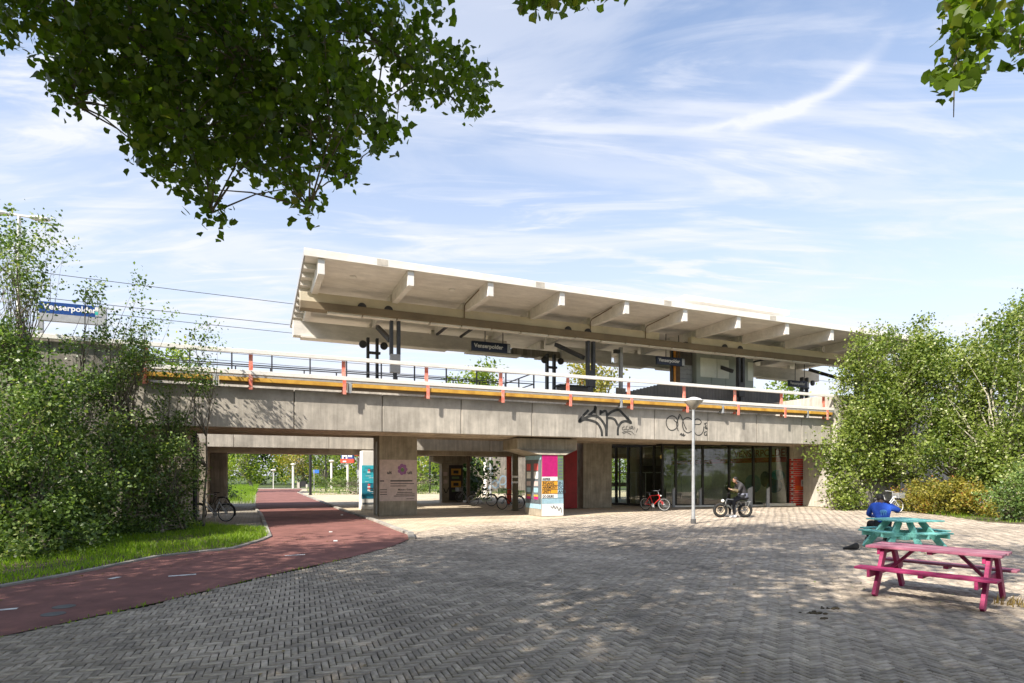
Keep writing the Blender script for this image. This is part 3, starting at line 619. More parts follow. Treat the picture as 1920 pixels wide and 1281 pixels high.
# ------------------------------------------------------------------ lift tower and stair walls on the platform
lt = thing('lift_tower', 'pale grey green lift tower standing on the platform under the canopy', 'tower', tuple(V(0, 0, 0)), TH)
MB().box(24.9, 29.6, 29.0, 31.1, 6.02, 10.2).build('tower_wall', m_towr, lt)
for i in range(4): MB().box(24.9+i*1.18+.02, 24.9+(i+1)*1.18-.02, 28.96, 28.998, 6.03, 10.1).build('wall_panel', m_towr, lt)
m_wing = glassmat('tower_glass', (.75, .8, .78), 1, 1.5)
m_bright = mat('bright_panel', (.74, .77, .70), .35, .04, 2, 0)
for a, b in ((25.2, 26.5), (26.55, 27.5), (29.1, 29.55)): MB().box(a, b, 28.93, 28.958, 7.9, 9.1).build('window_panel', m_bright, lt)
for i in range(14): MB().box(23.9, 24.88, 29.3, 29.42, 6.03+i*.29, 6.03+i*.29+.275).build('side_panel', m_clad if i > 8 else m_greyp, lt)
MB().box(23.3, 23.85, 29.2, 29.5, 7.4, 9.6).build('brown_panel', mat('brown_panel', (.16, .09, .04), .6), lt)
MB().box(23.0, 23.08, 28.9, 29.0, 6.02, 9.6).build('post', m_steel, lt)
MB().box(23.1, 23.24, 28.85, 28.98, 6.5, 9.3).build('orange_strip', mat('orange_strip', (.75, .30, .05), .6), lt)
sw = thing('stair_enclosure', 'dark grey ribbed wall around the stairs on the platform', 'wall', (0, 0, 0), TH)
def slatwall(x0, x1, zf, y=28.0):
    x = x0
    while x < x1-.01:
        x2 = min(x+.24, x1); z = zf((x+x2)/2); MB().box(x+.005, x2-.005, y, y+.08, 6.03, z).build('cladding_strip', m_clad, sw); x = x2
slatwall(18.6, 31.0, lambda x: 6.35+min(.75, max(0, (x-18.6)*.25)))
slatwall(31.4, 36.0, lambda x: 6.1+(x-31.4)*.22, 28.2)
bx = thing('platform_cabinet', 'small grey equipment cabinet on the platform behind the rail', 'cabinet', tuple(V(17.3, 30.6, 6.02)), TH)
MB().box(-1.2, 1.0, -.3, .3, 0, .95).build('body', m_clad, bx, bevel=.01); MB().box(-1.3, 1.1, -.36, .36, .952, 1.05).build('lid', m_steel, bx); MB().box(.1, .5, -.34, -.305, .2, .7).build('door_panel', m_greyp, bx)
cm_ = thing('camera_mast', 'slim steel mast with a camera on the platform by the canopy', 'mast', tuple(V(19.1, 28.6, 6.02)), TH)
MB().box(-.09, .09, -.09, .09, 0, 3.1).build('pole', m_greyp, cm_); MB().box(-.28, .28, -.1, .1, 0, .75).build('base', m_concd, cm_, bevel=.01); MB().box(-.45, -.1, -.1, .1, 2.75, 2.95).build('camera_box', m_steel, cm_)
# ------------------------------------------------------------------ name boards
def nameboard(label, s, t, z, w, h, m, size, txt, rods=0, posts=0, bright=.5):
    o = thing('station_sign', label, 'sign', tuple(V(s, t, z)), TH)
    MB().box(0, w, 0, .14, 0, h).build('board', m, o, bevel=.008)
    MB().box(w-.16, w+.02, -.006, .146, .03, h-.03).build('end_panel', m_grey, o)
    mt = mat('sign_white', (.8, .8, .8), .5, .02) if 'sign_white' not in bpy.data.materials else bpy.data.materials['sign_white']
    text(txt, size, (w*.06, -.004, h*.36), (R(90), 0, 0), mt, o, bold=size*.022)
    if rods:
        for x in (w*.35, w*.82): MB().tube([(x, .07, h), (x, .07, rods)], .025, 6).build('hanger', m_steel, o)
    if posts:
        MB().box(-.02, w+.14, -.02, .16, -.24, -.002).build('lower_rail', m_greyp, o)
        for x in (-.03, w+.02): MB().box(x, x+.13, .0, .13, -posts, (h if x > 1 else -.01)).build('post', m_greyp, o)
        MB().tube([(w*.74, -.004, h*.3), (w*.8, -.004, h*.42), (w*.87, -.004, h*.42)], .012, 4).build('arrow_mark', mt, o)
        MB().box(w*.90, w*.955, -.008, -.001, h*.22, h*.5).build('teal_mark', mat('teal', (.05, .45, .38), .5), o); MB().box(w*.90, w*.955, -.008, -.001, h*.6, h*.88).build('white_mark', mt, o)
    return o
nameboard('dark hanging station sign reading Venserpolder under the canopy, left of the lift', 10.25, 29.3, 8.36, 2.2, .52, m_navy, .30, 'Venserpolder', rods=1.8)
nameboard('dark hanging station sign reading Venserpolder just beside the lift tower', 21.5, 28.4, 8.32, 2.0, .48, m_navy, .28, 'Venserpolder', rods=1.85)
nameboard('dark hanging station sign at the far right end of the canopy', 35.2, 31.1, 8.2, 2.0, .46, m_navy, .27, 'Venserpolder', rods=1.9)
s_, z_ = ST_(73, 586, 24.0)
nameboard('blue station sign reading Venserpolder on posts above the left abutment', s_, 24.0, z_, 1.72, .39, m_blue, .27, 'Venserpolder', posts=1.4)
# ------------------------------------------------------------------ overhead wires
for i, (t, z) in enumerate(((38, 12.5), (38, 11.2), (41, 11.4), (44, 10.3), (38.5, 8.8), (47, 9.4))):
    a, b = V(-60, t, z), V(75, t, z); pts = [a.lerp(b, k/24)-Vector((0, 0, .35*sin(pi*((k % 8)/8)))) for k in range(25)]
    o = MB().tube([p-pts[0] for p in pts], .018, 5).build('overhead_wire', m_steel); o.location = pts[0]
    tag(o, ('uppermost overhead wire crossing the sky left of the canopy', 'second overhead wire below the topmost one', 'thin overhead wire just under the second one', 'overhead wire running to the canopy at mid height', 'lowest overhead wire, just above the guard rail', 'faint far overhead wire behind the lowest one')[i], 'wire', 'overhead line wires')
ms = thing('light_mast', 'tall white lighting mast with two lamp heads rising behind the left trees', 'mast', tuple(V(*[ST_(36, 600, 27)[0], 27], 6)), TH)
MB().tube([(0, 0, 0), (0, 0, 5.3)], [.09, .055], 10).build('pole', m_white, ms, smooth=True)
MB().box(-.75, .75, -.04, .04, 5.3, 5.37).build('cross_arm', m_white, ms)
for s in (-1, 1): MB().ball((s*.6, 0, 5.32), .36, .16, .09).build('lamp_head', m_white, ms, smooth=True)
# ------------------------------------------------------------------ pillars under the viaducts (local x along, y across)
def colmat(n, c, r=.55): return bpy.data.materials[n] if n in bpy.data.materials else mat(n, c, r, .08, 5, .03, 40)
m_pos = dict(blush=colmat('poster_blush', (.55, .44, .42)), purple=colmat('poster_purple', (.30, .12, .30)), cyan=colmat('poster_cyan', (.05, .50, .62)), dcyan=colmat('poster_deep_cyan', (.02, .22, .33)),
    white=colmat('poster_white', (.82, .82, .80)), dark=colmat('poster_dark', (.04, .035, .04)), orange=colmat('poster_orange', (.80, .38, .03)), mag=colmat('poster_magenta', (.50, .01, .16)),
    sky=colmat('poster_sky', (.32, .50, .60)), slate=colmat('poster_slate', (.13, .15, .17)), coral=colmat('poster_coral', (.70, .12, .12)), yel=colmat('poster_yellow', (.62, .35, .06)), green=colmat('poster_green', (.16, .24, .10)), pink=colmat('poster_pink', (.75, .14, .35)), ink=colmat('poster_ink', (.03, .03, .035)))
def pillar(label, s0, s1, t0, t1, z1, m, cap=None, taper=0):
    c = ((s0+s1)/2, t0); o = thing('concrete_pillar', label, 'pillar', tuple(V(c[0], c[1], 0)), TH); w = (s1-s0)/2; d = t1-t0
    mb = MB(); q = [(-w-taper, 0), (w+taper, 0), (w+taper, d), (-w-taper, d)]; p = [(-w, 0), (w, 0), (w, d), (-w, d)]
    mb.add([(x, y, -.03) for x, y in q]+[(x, y, z1) for x, y in p], [(3,2,1,0),(4,5,6,7),(0,1,5,4),(1,2,6,5),(2,3,7,6),(3,0,4,7)]); mb.build('shaft', m, o, bevel=.03)
    if cap:
        a, b, z = cap; mb = MB(); q = [(-w-.1, -.05), (w+.1, -.05), (w+.1, d), (-w-.1, d)]; p = [(-w-a, -b), (w+a, -b), (w+a, d+.4), (-w-a, d+.4)]
        mb.add([(x, y, z1) for x, y in q]+[(x, y, z1+(z-z1)*.35) for x, y in p]+[(x, y, z) for x, y in p], [(3,2,1,0),(8,9,10,11)]+[(k*4+i, k*4+(i+1) % 4, k*4+4+(i+1) % 4, k*4+4+i) for k in (0, 1) for i in range(4)]); mb.build('capital', m, o, bevel=.02)
    return o, w, d
def pan(o, name, x0, x1, z0, z1, m, y=-.004, side=None, w=0):
    mb = MB()
    if side is None: mb.box(x0, x1, y-.003, y, z0, z1)
    else: mb.box(-w-.001+y-.003, -w+y, x0, x1, z0, z1)
    return mb.build(name, m_pos[m] if isinstance(m, str) else m, o)
# left pillar with the pale poster
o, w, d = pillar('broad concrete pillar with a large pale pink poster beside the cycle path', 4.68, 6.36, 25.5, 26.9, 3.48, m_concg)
pan(o, 'poster', -w+.02, w-.02, .62, 2.42, 'blush')
for x in (-.72, .18):
    mb = MB(); 
    for k in range(7): a = 2*pi*k/7; mb.ball((x+.14*cos(a), -.010, 2.0+.17*sin(a)), .085, .003, .085, 10, 6)
    if x > -.5: mb.build('flower_print', m_pos['purple'], o); MB().ball((x, -.014, 1.98), .08, .004, .09).build('flower_eye', m_pos['green'], o)
    text('uit', .2, (x+.22, -.008, 1.80), (R(90), 0, 0), m_pos['ink'], o, 'poster_lettering', .006)
for i, (z, x0, x1, h) in enumerate(((1.47, -.35, .62, .055), (1.36, -.35, .7, .03), (1.26, -.35, .35, .03), (.98, -.05, .62, .03), (.9, -.1, .72, .03), (.82, -.2, .72, .03), (.7, .35, .7, .02), (1.47, -.8, -.62, .05), (1.1, -.8, -.5, .03), (1.0, -.8, -.5, .03), (.9, -.8, -.5, .03))):
    pan(o, 'print_line', x0, x1, z, z+h, 'ink', -.008)
text('Mystery Guest', .105, (-.02, -.008, 1.08), (R(90), 0, 0), m_pos['ink'], o, 'poster_lettering', .003)
MB().tube([(-w-.08, .15, 0), (-w-.08, .15, 3.2)], .035, 8).build('corner_pipe', m_grey, o)
# blue poster pillar standing in the sun of the gap
o, w, d = pillar('white topped pillar plastered with cyan posters next to the cycle path', 4.72, 5.55, 30.3, 31.15, 3.0, m_white, taper=.05)
pan(o, 'poster', -w-.03, w+.03, .55, 1.35, 'dcyan', -.006); pan(o, 'poster', -w-.03, w+.03, 1.35, 2.25, 'cyan', -.006); pan(o, 'poster', -w-.03, w+.03, .35, 2.25, 'cyan', 0, 1, w) if False else None
for z in (1.9, .95): text('MIDZU', .22, (-.15, -.011, z), (R(90), 0, 0), m_pos['ink'], o, 'poster_lettering', .006)
for i in range(16): z = .6+i*.1; x = random.uniform(-.4, .1); pan(o, 'print_line', x, x+random.uniform(.15, .4), z, z+.02, random.choice(['white', 'dcyan', 'ink']), -.011)
for z in (2.0, 1.25, 1.08): MB().ball((-.08, -.012, z), .07, .003, .06).build('figure_print', m_pos['coral'], o); pan(o, 'figure_print', -.16, -.02, z-.14, z-.06, 'white', -.011)
pan(o, 'poster', -w, w, .25, .35, 'slate', -.006)
# colourful poster pillar at the front edge
o, w, d = pillar('flared concrete pillar wrapped in bright magenta and orange posters', 11.0, 12.02, 22.42, 24.1, 2.62, m_concg, cap=(.95, -.45, 3.34), taper=.03)
pan(o, 'poster', -w, .24, 1.68, 2.62, 'mag', -.004); pan(o, 'poster', .25, w, 1.55, 2.62, 'green', -.004)
for i in range(7): pan(o, 'print_line', .28, w-.03, 1.62+i*.13, 1.70+i*.13, 'slate', -.008)
pan(o, 'poster', -w, .24, 1.50, 1.68, 'white', -.004); pan(o, 'poster', -w, .24, .95, 1.50, 'orange', -.004); pan(o, 'poster', -w, .24, .76, .95, 'white', -.004)
pan(o, 'poster', .25, w, .76, 1.54, 'sky', -.004); pan(o, 'poster', -w-.01, w+.01, .52, .755, 'sky', -.006); pan(o, 'poster', -w-.01, w+.01, .0, .515, 'white', -.006)
for z, sz, mm, tx in ((1.34, .19, 'ink', 'INGANG'), (1.16, .19, 'ink', 'HARMONY'), (.98, .19, 'ink', 'UNITY'), (1.53, .13, 'ink', 'INSPIRER'), (.79, .15, 'ink', 'DO-DEURS')):
    t_ = text(tx, sz, (-w+.03, -.010, z), (R(90), 0, 0), m_pos[mm], o, 'poster_lettering', .003); t_.scale = (.72, 1, 1)
for z, tx in ((1.34, 'JIN'), (1.16, 'DO'), (.98, 'AND')): text(tx, .17, (.27, -.010, z), (R(90), 0, 0), m_pos['ink'], o, 'poster_lettering', .003)
for z in (1.50, 1.31, 1.13, .95, .76): pan(o, 'print_line', -w, w, z-.008, z+.008, 'ink', -.009)
mb = MB(); ribbon(mb, [(-.1, .42), (.0, .33), (.05, .44), (.12, .30), (.2, .4), (.3, .22), (.38, .35), (.44, .12)], .03, 0, -.014); mb.build('painted_stroke', m_graf, o)
# posters on the side facing the path
for y0, y1, z0, z1, mm in ((.02, 1.62, .50, 2.42, 'slate'), (.0, 1.62, 2.42, 2.60, 'sky'), (0, 1.6, .3, .75, 'sky')): pan(o, 'poster', y0, y1, z0, z1, mm, -.002, 1, w+.03)
for y in (.3, 1.05):
    for z0, z1, mm in ((1.95, 2.25, 'coral'), (1.6, 1.9, 'white'), (1.28, 1.48, 'blush'), (1.0, 1.2, 'sky'), (.82, .9, 'yel'), (.70, .81, 'mag')): pan(o, 'poster_print', y, y+.42, z0, z1, mm, -.006, 1, w+.03)
# yellow poster pillar under the far viaduct
o, w, d = pillar('dark pillar with stacked yellow and black posters under the far viaduct', 10.75, 12.2, 36.6, 37.2, 2.5, m_concg, cap=(.6, .1, 2.975))
pan(o, 'poster', -.25, w-.03, .1, 2.4, 'dark'); 
for z in (.95, 1.75): pan(o, 'poster', -.1, w-.15, z, z+.42, 'yel', -.008); pan(o, 'print_line', .05, .4, z+.1, z+.3, 'ink', -.012)
for z in (1.5, .65): pan(o, 'poster', -.05, .45, z, z+.15, 'green', -.008)
for z in (1.2, 1.7): pan(o, 'print_line', -w+.1, -.35, z, z+.25, 'blush', -.004)
mb = MB(); ribbon(mb, [(-.6, .9), (-.45, .6), (-.25, .95)], .06, 0, -.012); mb.build('painted_stroke', m_graf, o)
# pier beside the glass hall
o, w, d = pillar('plain broad concrete pier left of the glass station hall', 14.9+.9, 17.6, 27.2, 28.4, 3.49, m_concg)
# red shaft behind
o = thing('red_shaft', 'dark red painted shaft between the poster pillar and the concrete pier', 'pillar', tuple(V(14.6, 27.0, 0)), TH)
MB().box(0, .72, 0, .8, 0, 3.45).build('wall', m_dred, o, bevel=.01)
o = thing('red_post', 'bright red round post near the poster pillar', 'post', tuple(V(13.7, 32.4, 0)), TH); MB().tube([(0, 0, 0), (0, 0, 2.9)], .16, 14).build('post', m_red, o, smooth=True)
MB().lathe([(.2, -.02), (.2, .03)], (0, 0, 0), 14).build('foot', m_steel, o)
o = thing('round_sign', 'round white sign with a red ring beside the concrete pier', 'sign', tuple(V(16.6, 30.4, 0)), TH)
MB().box(-.9, .9, .1, .16, 0, 2.75).build('white_panel', m_white, o); MB().torus((-.2, 0, 1.7), .42, .05, 28, 6).build('red_ring', m_red, o); MB().box(-.26, -.14, -.01, .02, 1.5, 1.9).build('red_mark', m_red, o); MB().box(.2, .4, -.1, .05, 0, 1.5).build('dark_figure', m_black, o)
# slim posts under the viaducts
def pole(label, u, v, r, z, m, cap=False, band=False):
    p = G(u, v); o = thing('steel_post', label, 'post', (p.x, p.y, 0)); MB().tube([(0, 0, -.02), (0, 0, z)], r, 12).build('shaft', m, o, smooth=True)
    MB().lathe([(r*1.5, 0), (r*1.5, .03), (r*1.05, .05)], (0, 0, 0), 14).build('foot', m, o)
    if cap: MB().lathe([(r*1.3, 0), (r*1.3, .08)], (0, 0, z), 14).build('cap', m_white, o)
    if band:
        for q in (1.35, 1.62): MB().lathe([(r*1.06, 0), (r*1.06, .1)], (0, 0, q), 14).build('sticker', m_white, o)
pole('thin brown post behind the parked black bicycles', 878, 943, .12, 3.0, colmat('brown_post', (.16, .12, .09)), cap=True)
pole('white round post behind the green bicycle', 910, 927, .16, 3.2, m_white)
pole('thin grey post standing right of the white post', 920, 931, .10, 3.2, m_grey)
pole('brown stickered post beside the bicycle with green crates', 966, 957, .15, 3.25, colmat('mossy_post', (.12, .10, .06)), band=True)
pole('black post at the edge of the cycle path beyond the underpass', 582, 928, .12, 4.6, m_black)
pole('black post between the two poster pillars', 806, 924, .10, 4.2, m_black)
# graffiti wall in the dark behind
o = thing('graffiti_wall', 'dark concrete wall with pale blue graffiti behind the underpass', 'wall', tuple(V(20.0, 54, 0)), TH)
MB().box(0, 9, 0, .4, 0, 3.6).build('wall', m_concd, o); mg = colmat('pale_graffiti', (.22, .30, .38))
for st in ([(.6, .4), (.9, .9), (1.4, 1.2), (1.7, .7), (1.3, .5), (.8, .9)], [(1.6, .6), (2.0, 1.6), (2.5, 1.5), (2.4, .9), (1.9, .8)], [(.3, 1.6), (.5, 2.3), (1.0, 2.4), (.9, 1.4)], [(2.4, .5), (2.9, 1.2), (3.3, .6)]):
    mb = MB(); ribbon(mb, st, .16, 0, -.01); mb.build('painted_stroke', mg, o)
# ------------------------------------------------------------------ glass station hall (local x along, y across)
hl = thing('station_hall', 'glass fronted station hall with dark frames under the viaduct', 'building', (0, 0, 0), TH)
A0 = Vector((19.05, 30.3)); B0 = Vector((20.5, 26.6)); C0 = Vector((27.15, 26.6)); HZT = 3.47
A0 = Vector(V(0, 0)[:2]); 
def wl(X, Y): return Vector((X*CT+Y*ST, -X*ST+Y*CT))
A0 = wl(5.62, 35.5); B0 = wl(8.35, 32.5); C0 = Vector((27.95, 24.75))
def glazing(a, b, ws, name):
    d = (b-a); L_ = d.length; d.normalize(); x = 0; tot = sum(ws)
    D3 = Vector((d.x, d.y, 0))
    for i, wv in enumerate(ws):
        x2 = x+wv*L_/tot; p = a+d*x; q = a+d*x2
        MB().bar((p.x, p.y, HZT/2), (p.x, p.y, HZT/2+.001), .1, .1) if False else None
        MB().obox((p.x, p.y, HZT/2), .055, .075, HZT/2, Matrix(((d.x, -d.y, 0), (d.y, d.x, 0), (0, 0, 1)))).build('mullion', m_alu, hl)
        c = (p+q)/2; l = (x2-x)/2-.058
        pn = MB().obox((c.x, c.y, HZT/2+.02), l, .008, HZT/2-.10, Matrix(((d.x, -d.y, 0), (d.y, d.x, 0), (0, 0, 1)))).build('glass_pane', m_glass, hl)
        x = x2
    for z, h in ((HZT-.04, .05), (.05, .055)):
        c = (a+b)/2; MB().obox((c.x, c.y, z), L_/2, .06, h, Matrix(((d.x, -d.y, 0), (d.y, d.x, 0), (0, 0, 1)))).build('transom', m_alu, hl)
glazing(A0, B0, [1, 1, 1, 1, .6], 'left'); glazing(B0, C0, [1, 2.05, 2.05, 1.9, 1.35, 1.45], 'front')
MB().box(C0.x-.055, C0.x+.055, C0.y-.075, C0.y+.075, 0, HZT).build('mullion', m_alu, hl)
MB().bar((B0.x-.2, B0.y-.25, .03), (27.9, 24.5, .03), .3, .09).build('threshold', m_fascia, hl)
MB().bar((26.1, 24.75, .08), (27.9, 24.28, .08), .25, .15).build('door_step', m_fascia, hl)
MB().box(20.0, 22.6, 37.0, 37.15, 0, 3.48).build('rear_wall', m_intw, hl); MB().box(25.8, 29.2, 37.0, 37.15, 0, 3.48).build('rear_wall', m_intw, hl)
for x in (23.4, 24.6): MB().box(x, x+.1, 37, 37.1, 0, 3.48).build('rear_mullion', m_alu, hl)
MB().prism([(A0.x, A0.y), (B0.x, B0.y), (27.95, 24.85), (29.2, 24.85), (29.2, 37), (A0.x, 37)], -.01, .012).build('hall_floor', colmat('hall_floor', (.22, .2, .17)), hl)
MB().prism([(A0.x, A0.y+.1), (B0.x+.05, B0.y+.1), (27.95, 24.9), (29.2, 24.9), (29.2, 37), (A0.x, 37)], 3.478, 3.495).build('hall_ceiling', m_intw, hl)
for x in (21.5, 24.2): MB().box(x, x+.4, 31, 31.4, 0, 3.47).build('hall_column', m_intw, hl)
MB().box(18.0, 19.2, 34.5, 34.7, 2.4, 3.4).build('partition', m_intd, hl); MB().box(24.6, 26.2, 34.0, 34.2, 0, 2.4).build('partition', m_intd, hl)
MB().box(19.6, 23.0, 32.6, 32.7, 1.0, 1.25).build('counter_band', m_intw, hl)
for k in range(9): MB().box(19.4+.7*k, 19.45+.7*k, 30.5, 30.55, 0, 1.9).build('barrier_post', m_grey, hl)
MB().box(19.3, 25.2, 30.5, 30.56, 1.88, 1.94).build('barrier_rail', m_grey, hl)
em = bpy.data.materials.new('lit_lamp'); em.use_nodes = True; em.node_tree.nodes['Principled BSDF'].inputs['Emission Color'].default_value = (1, .55, .15, 1); em.node_tree.nodes['Principled BSDF'].inputs['Emission Strength'].default_value = 3
MB().box(22.0, 22.12, 28.6, 28.7, 2.75, 2.98).build('wall_lamp', em, hl)
# inner side wall with station name and mural
MB().box(29.2, 29.302, 24.9, 37, 0, 3.47).build('name_wall', colmat('name_wall', (.86, .84, .78)), hl)
MB().box(29.19, 29.199, 24.9, 37, 2.55, 2.86).build('red_band', m_pos['coral'] if False else m_red, hl)
t_ = text('VENSERPOLDER', .62, (29.185, 30.2, 2.93), (R(90), 0, R(-90)), colmat('name_letters', (.42, .10, .05)), hl, 'name_lettering', .014); t_.scale = (1.02, 1, 1)
for y, z, sy, sz, mm in ((26.6, 1.75, .5, .35, 'cyan'), (26.9, 1.1, .65, .45, 'dcyan'), (27.6, 1.5, .4, .5, 'slate'), (28.6, 1.2, .7, .6, 'sky'), (30.2, 1.0, .9, .5, 'green')): MB().ball((29.18, y, z), .01, sy, sz).build('mural_patch', m_pos[mm], hl)
MB().box(25.3, 26.2, 29.0, 29.05, .9, 1.9).build('notice_board', m_pos['white'], hl)
# brick pillar, brick by brick
bp = thing('brick_pillar', 'red brick pillar with a white notice at the right end of the glass hall', 'pillar', tuple(V(27.97, 24.4, 0)), TH)
MB().box(.01, 1.07, .01, .5, 0, 2.72).build('mortar_core', m_mort, bp); MB().box(0, 1.08, 0, .51, 2.725, 3.495).build('plaster_top', colmat('plaster', (.66, .60, .47)), bp)
proto = MB().box(0, .255, -.004, .02, 0, .090).mesh('brick', m_brick); half = MB().box(0, .125, -.004, .02, 0, .090).mesh('brick_half', m_brick); side = MB().box(-.004, .02, 0, .255, 0, .098).mesh('brick_side', m_brick)
var = []
for me in (proto, half, side):
    l = []
    for k in range(4):
        m2 = me.copy(); a = m2.attributes.new('rnd', 'FLOAT', 'FACE')
        for i in range(len(a.data)): a.data[i].value = k/3
        l.append(m2)
    var.append(l)
for r in range(22):
    z = .012+r*.1225; x = 0 if r % 2 else -.135
    while x < 1.05:
        x0 = max(x, 0); kind = 0 if (x >= 0 and x+.255 <= 1.09) else 1
        o = bpy.data.objects.new('brick', random.choice(var[kind])); o.location = (x0 if x0+.125 < 1.09 else .95, random.uniform(-.003, .003), z); link(o, bp); x += .27
    y = .03+(.13 if r % 2 else 0)
    for k in range(1): o = bpy.data.objects.new('brick', random.choice(var[2])); o.location = (0, y+k*.27, z); link(o, bp)
MB().box(.12, 1.0, -.012, -.006, 1.15, 1.62).build('red_board', m_red, bp); MB().box(.12, 1.0, -.012, -.0055, .88, 1.147).build('orange_board', colmat('orange_board', (.75, .13, .02)), bp)
MB().box(.58, .93, -.020, -.013, 1.1, 1.48).build('notice', m_pos['white'], bp); MB().box(.68, .83, -.024, -.0205, 1.22, 1.42).build('notice_print', m_pos['slate'], bp)
# grey flat bollards in front of the glass
for (u, v, w, h), lab in zip(((1263, 951, .15, 1.08), (1313, 950, .16, 1.06), (1406, 951, .34, 1.12), (1440, 951, .19, 1.10)), ('grey upright board bollard nearest the red bicycle', 'grey upright board bollard just right of the lamp post', 'wide grey board bollard behind the rider on the fat tyre bike', 'grey upright board bollard nearest the brick pillar')):
    p = G(u, v); o = thing('board_bollard', lab, 'bollard', (p.x, p.y, 0), TH, 'grey board bollards before the glass front')
    mb = MB(); mb.add([(-w/2, -.03, 0), (w/2, -.03, 0), (w/2, .03, 0), (-w/2, .03, 0), (-w/2, -.03, h-.12), (w/2, -.03, h), (w/2, .03, h), (-w/2, .03, h-.12)], [(3,2,1,0),(4,5,6,7),(0,1,5,4),(1,2,6,5),(2,3,7,6),(3,0,4,7)]); mb.build('board', m_greyp, o, bevel=.005)
    MB().box(-w/2-.02, w/2+.02, -.05, .05, 0, .02).build('foot', m_greyp, o)
# ------------------------------------------------------------------ lamp post on the plaza
p = G(1300, 982); lp = thing('lamp_post', 'grey lamp post with a wide conical lamp standing on the brick plaza', 'lamp post', (p.x, p.y, 0))
MB().tube([(0, 0, 0), (0, 0, .5), (0, 0, 4.15)], [.075, .062, .045], 14).build('pole', m_grey, lp, smooth=True)
MB().lathe([(.095, 0), (.095, .16), (.08, .18)], (0, 0, 0), 16).build('base_sleeve', m_clad, lp)
MB().lathe([(.06, 4.12), (.10, 4.16), (.16, 4.22), (.33, 4.40), (.335, 4.42)], (0, 0, 0), 24).build('lamp_bowl', colmat('lamp_bowl', (.42, .38, .32), .35), lp, smooth=True)
MB().lathe([(.35, 4.42), (.35, 4.44), (.22, 4.51), (.06, 4.56)], (0, 0, 0), 24).build('lamp_lid', m_white, lp, smooth=True)
# far lamps and signs beyond the underpass
def farlamp(label, u, Y, z, m, r=.06):
    X = (u-960)/F*Y; o = thing('street_lamp', label, 'street lamp', (X, Y, 0), 0, 'street lamps beyond the underpass')
    MB().tube([(0, 0, 0), (0, 0, z)], r, 8).build('pole', m, o); MB().lathe([(.08, z), (.3, z+.12), (.36, z+.2), (.1, z+.32)], (0, 0, 0), 14).build('lamp_head', m_white, o)
farlamp('white street lamp at the far bend of the cycle path', 549.5, 78, 3.0, m_white, .14)
farlamp('black street lamp beyond the underpass above the dark hedge', 611, 62, 3.9, m_black, .07)
farlamp('white street lamp just left of the red M sign', 621.5, 72, 3.3, m_white, .12)
farlamp('thin white street lamp at the left among the bushes beyond the underpass', 512.5, 75, 2.2, m_white, .05)
Y = 72; o = thing('metro_sign', 'tall metro sign with a white M on a blue and red box beyond the underpass', 'sign', ((652-960)/F*Y, Y, 0))
MB().tube([(0, 0, 0), (0, 0, 3.3)], .13, 10).build('pole', m_white, o); MB().box(-.75, .75, -.3, .3, 3.75, 4.45).build('sign_box', m_blue, o); MB().box(-.8, .8, -.32, .32, 3.25, 3.745).build('red_box', m_red, o)
text('M', .85, (-.62, -.33, 3.82), (R(90), 0, 0), m_pos['white'], o, 'letter_m', .05); MB().box(-.5, -.1, -.34, -.325, 3.35, 3.5).build('print_line', m_pos['white'], o)
for k in range(3): MB().box(.15+k*.17, .27+k*.17, -.32, -.305, 3.95, 4.25).build('print_line', m_pos['white'], o)
o = thing('red_canopy', 'red canopy edge peeking out below the far viaduct', 'canopy', (-17.5, 60, 0), 0)
MB().add([(-1.6, 0, 4.45), (1.6, 0, 3.7), (1.6, 3, 3.7), (-1.6, 3, 4.45), (-1.6, 0, 5.2), (1.6, 0, 5.2), (1.6, 3, 5.2), (-1.6, 3, 5.2)], [(3,2,1,0),(4,5,6,7),(0,1,5,4),(1,2,6,5),(2,3,7,6),(3,0,4,7)]).build('fascia', m_red, o)
MB().tube([(1.4, 1.5, 0), (1.4, 1.5, 3.6)], .15, 10).build('post', m_greyp, o)
Y = 60; o = thing('direction_sign', 'small blue direction sign behind the black post', 'sign', ((589-960)/F*Y, Y, 0)); MB().tube([(0, 0, 0), (0, 0, 2.3)], .05, 8).build('pole', m_grey, o); MB().box(-.1, .5, -.03, .03, 1.95, 2.3).build('board', colmat('sign_blue', (.03, .15, .5)), o)
Y = 80; o = thing('stone_bench', 'low pale stone bench with a dark grille at the end of the path', 'bench', ((568-960)/F*Y, Y, 0)); MB().box(-.7, -.35, -.3, .3, 0, .75).build('end_block', m_conc, o); MB().box(-.35, .5, -.2, .2, .15, .9).build('dark_grille', m_black, o); MB().box(.5, .8, -.3, .3, 0, .5).build('end_block', m_conc, o)
# ------------------------------------------------------------------ picnic tables
m_mag = mat('magenta_wood', (.36, .03, .12), .6, .12, 3, .35, 30, col2=(.24, .015, .075), streak=.3, smap=(1.2, 14, 14))
m_magt = mat('faded_magenta_wood', (.34, .13, .18), .65, .2, 4, .35, 30, col2=(.27, .05, .11), streak=.4, smap=(1.0, 16, 16))
m_tur = mat('turquoise_wood', (.24, .60, .54), .65, .1, 4, .3, 30, col2=(.13, .42, .38), streak=.25, smap=(1.4, 12, 12))
tb = thing('picnic_table', 'long magenta painted wooden picnic table with attached benches', 'picnic table', (6.10, 8.42, 0), R(-49.5))
m_magf = mat('weathered_magenta_wood', (.36, .19, .23), .7, .2, 5, .35, 30, col2=(.30, .10, .15), streak=.45, smap=(1.0, 16, 16))
for i in range(5): MB().box(-.80+.006*(i % 2), .80-.008*(i % 3), -.355+i*.143, -.225+i*.143, .665, .70+.002*(i % 2)).build('top_board', (m_magt, m_magf, m_magt, m_magf, m_magt)[i], tb, bevel=.006)
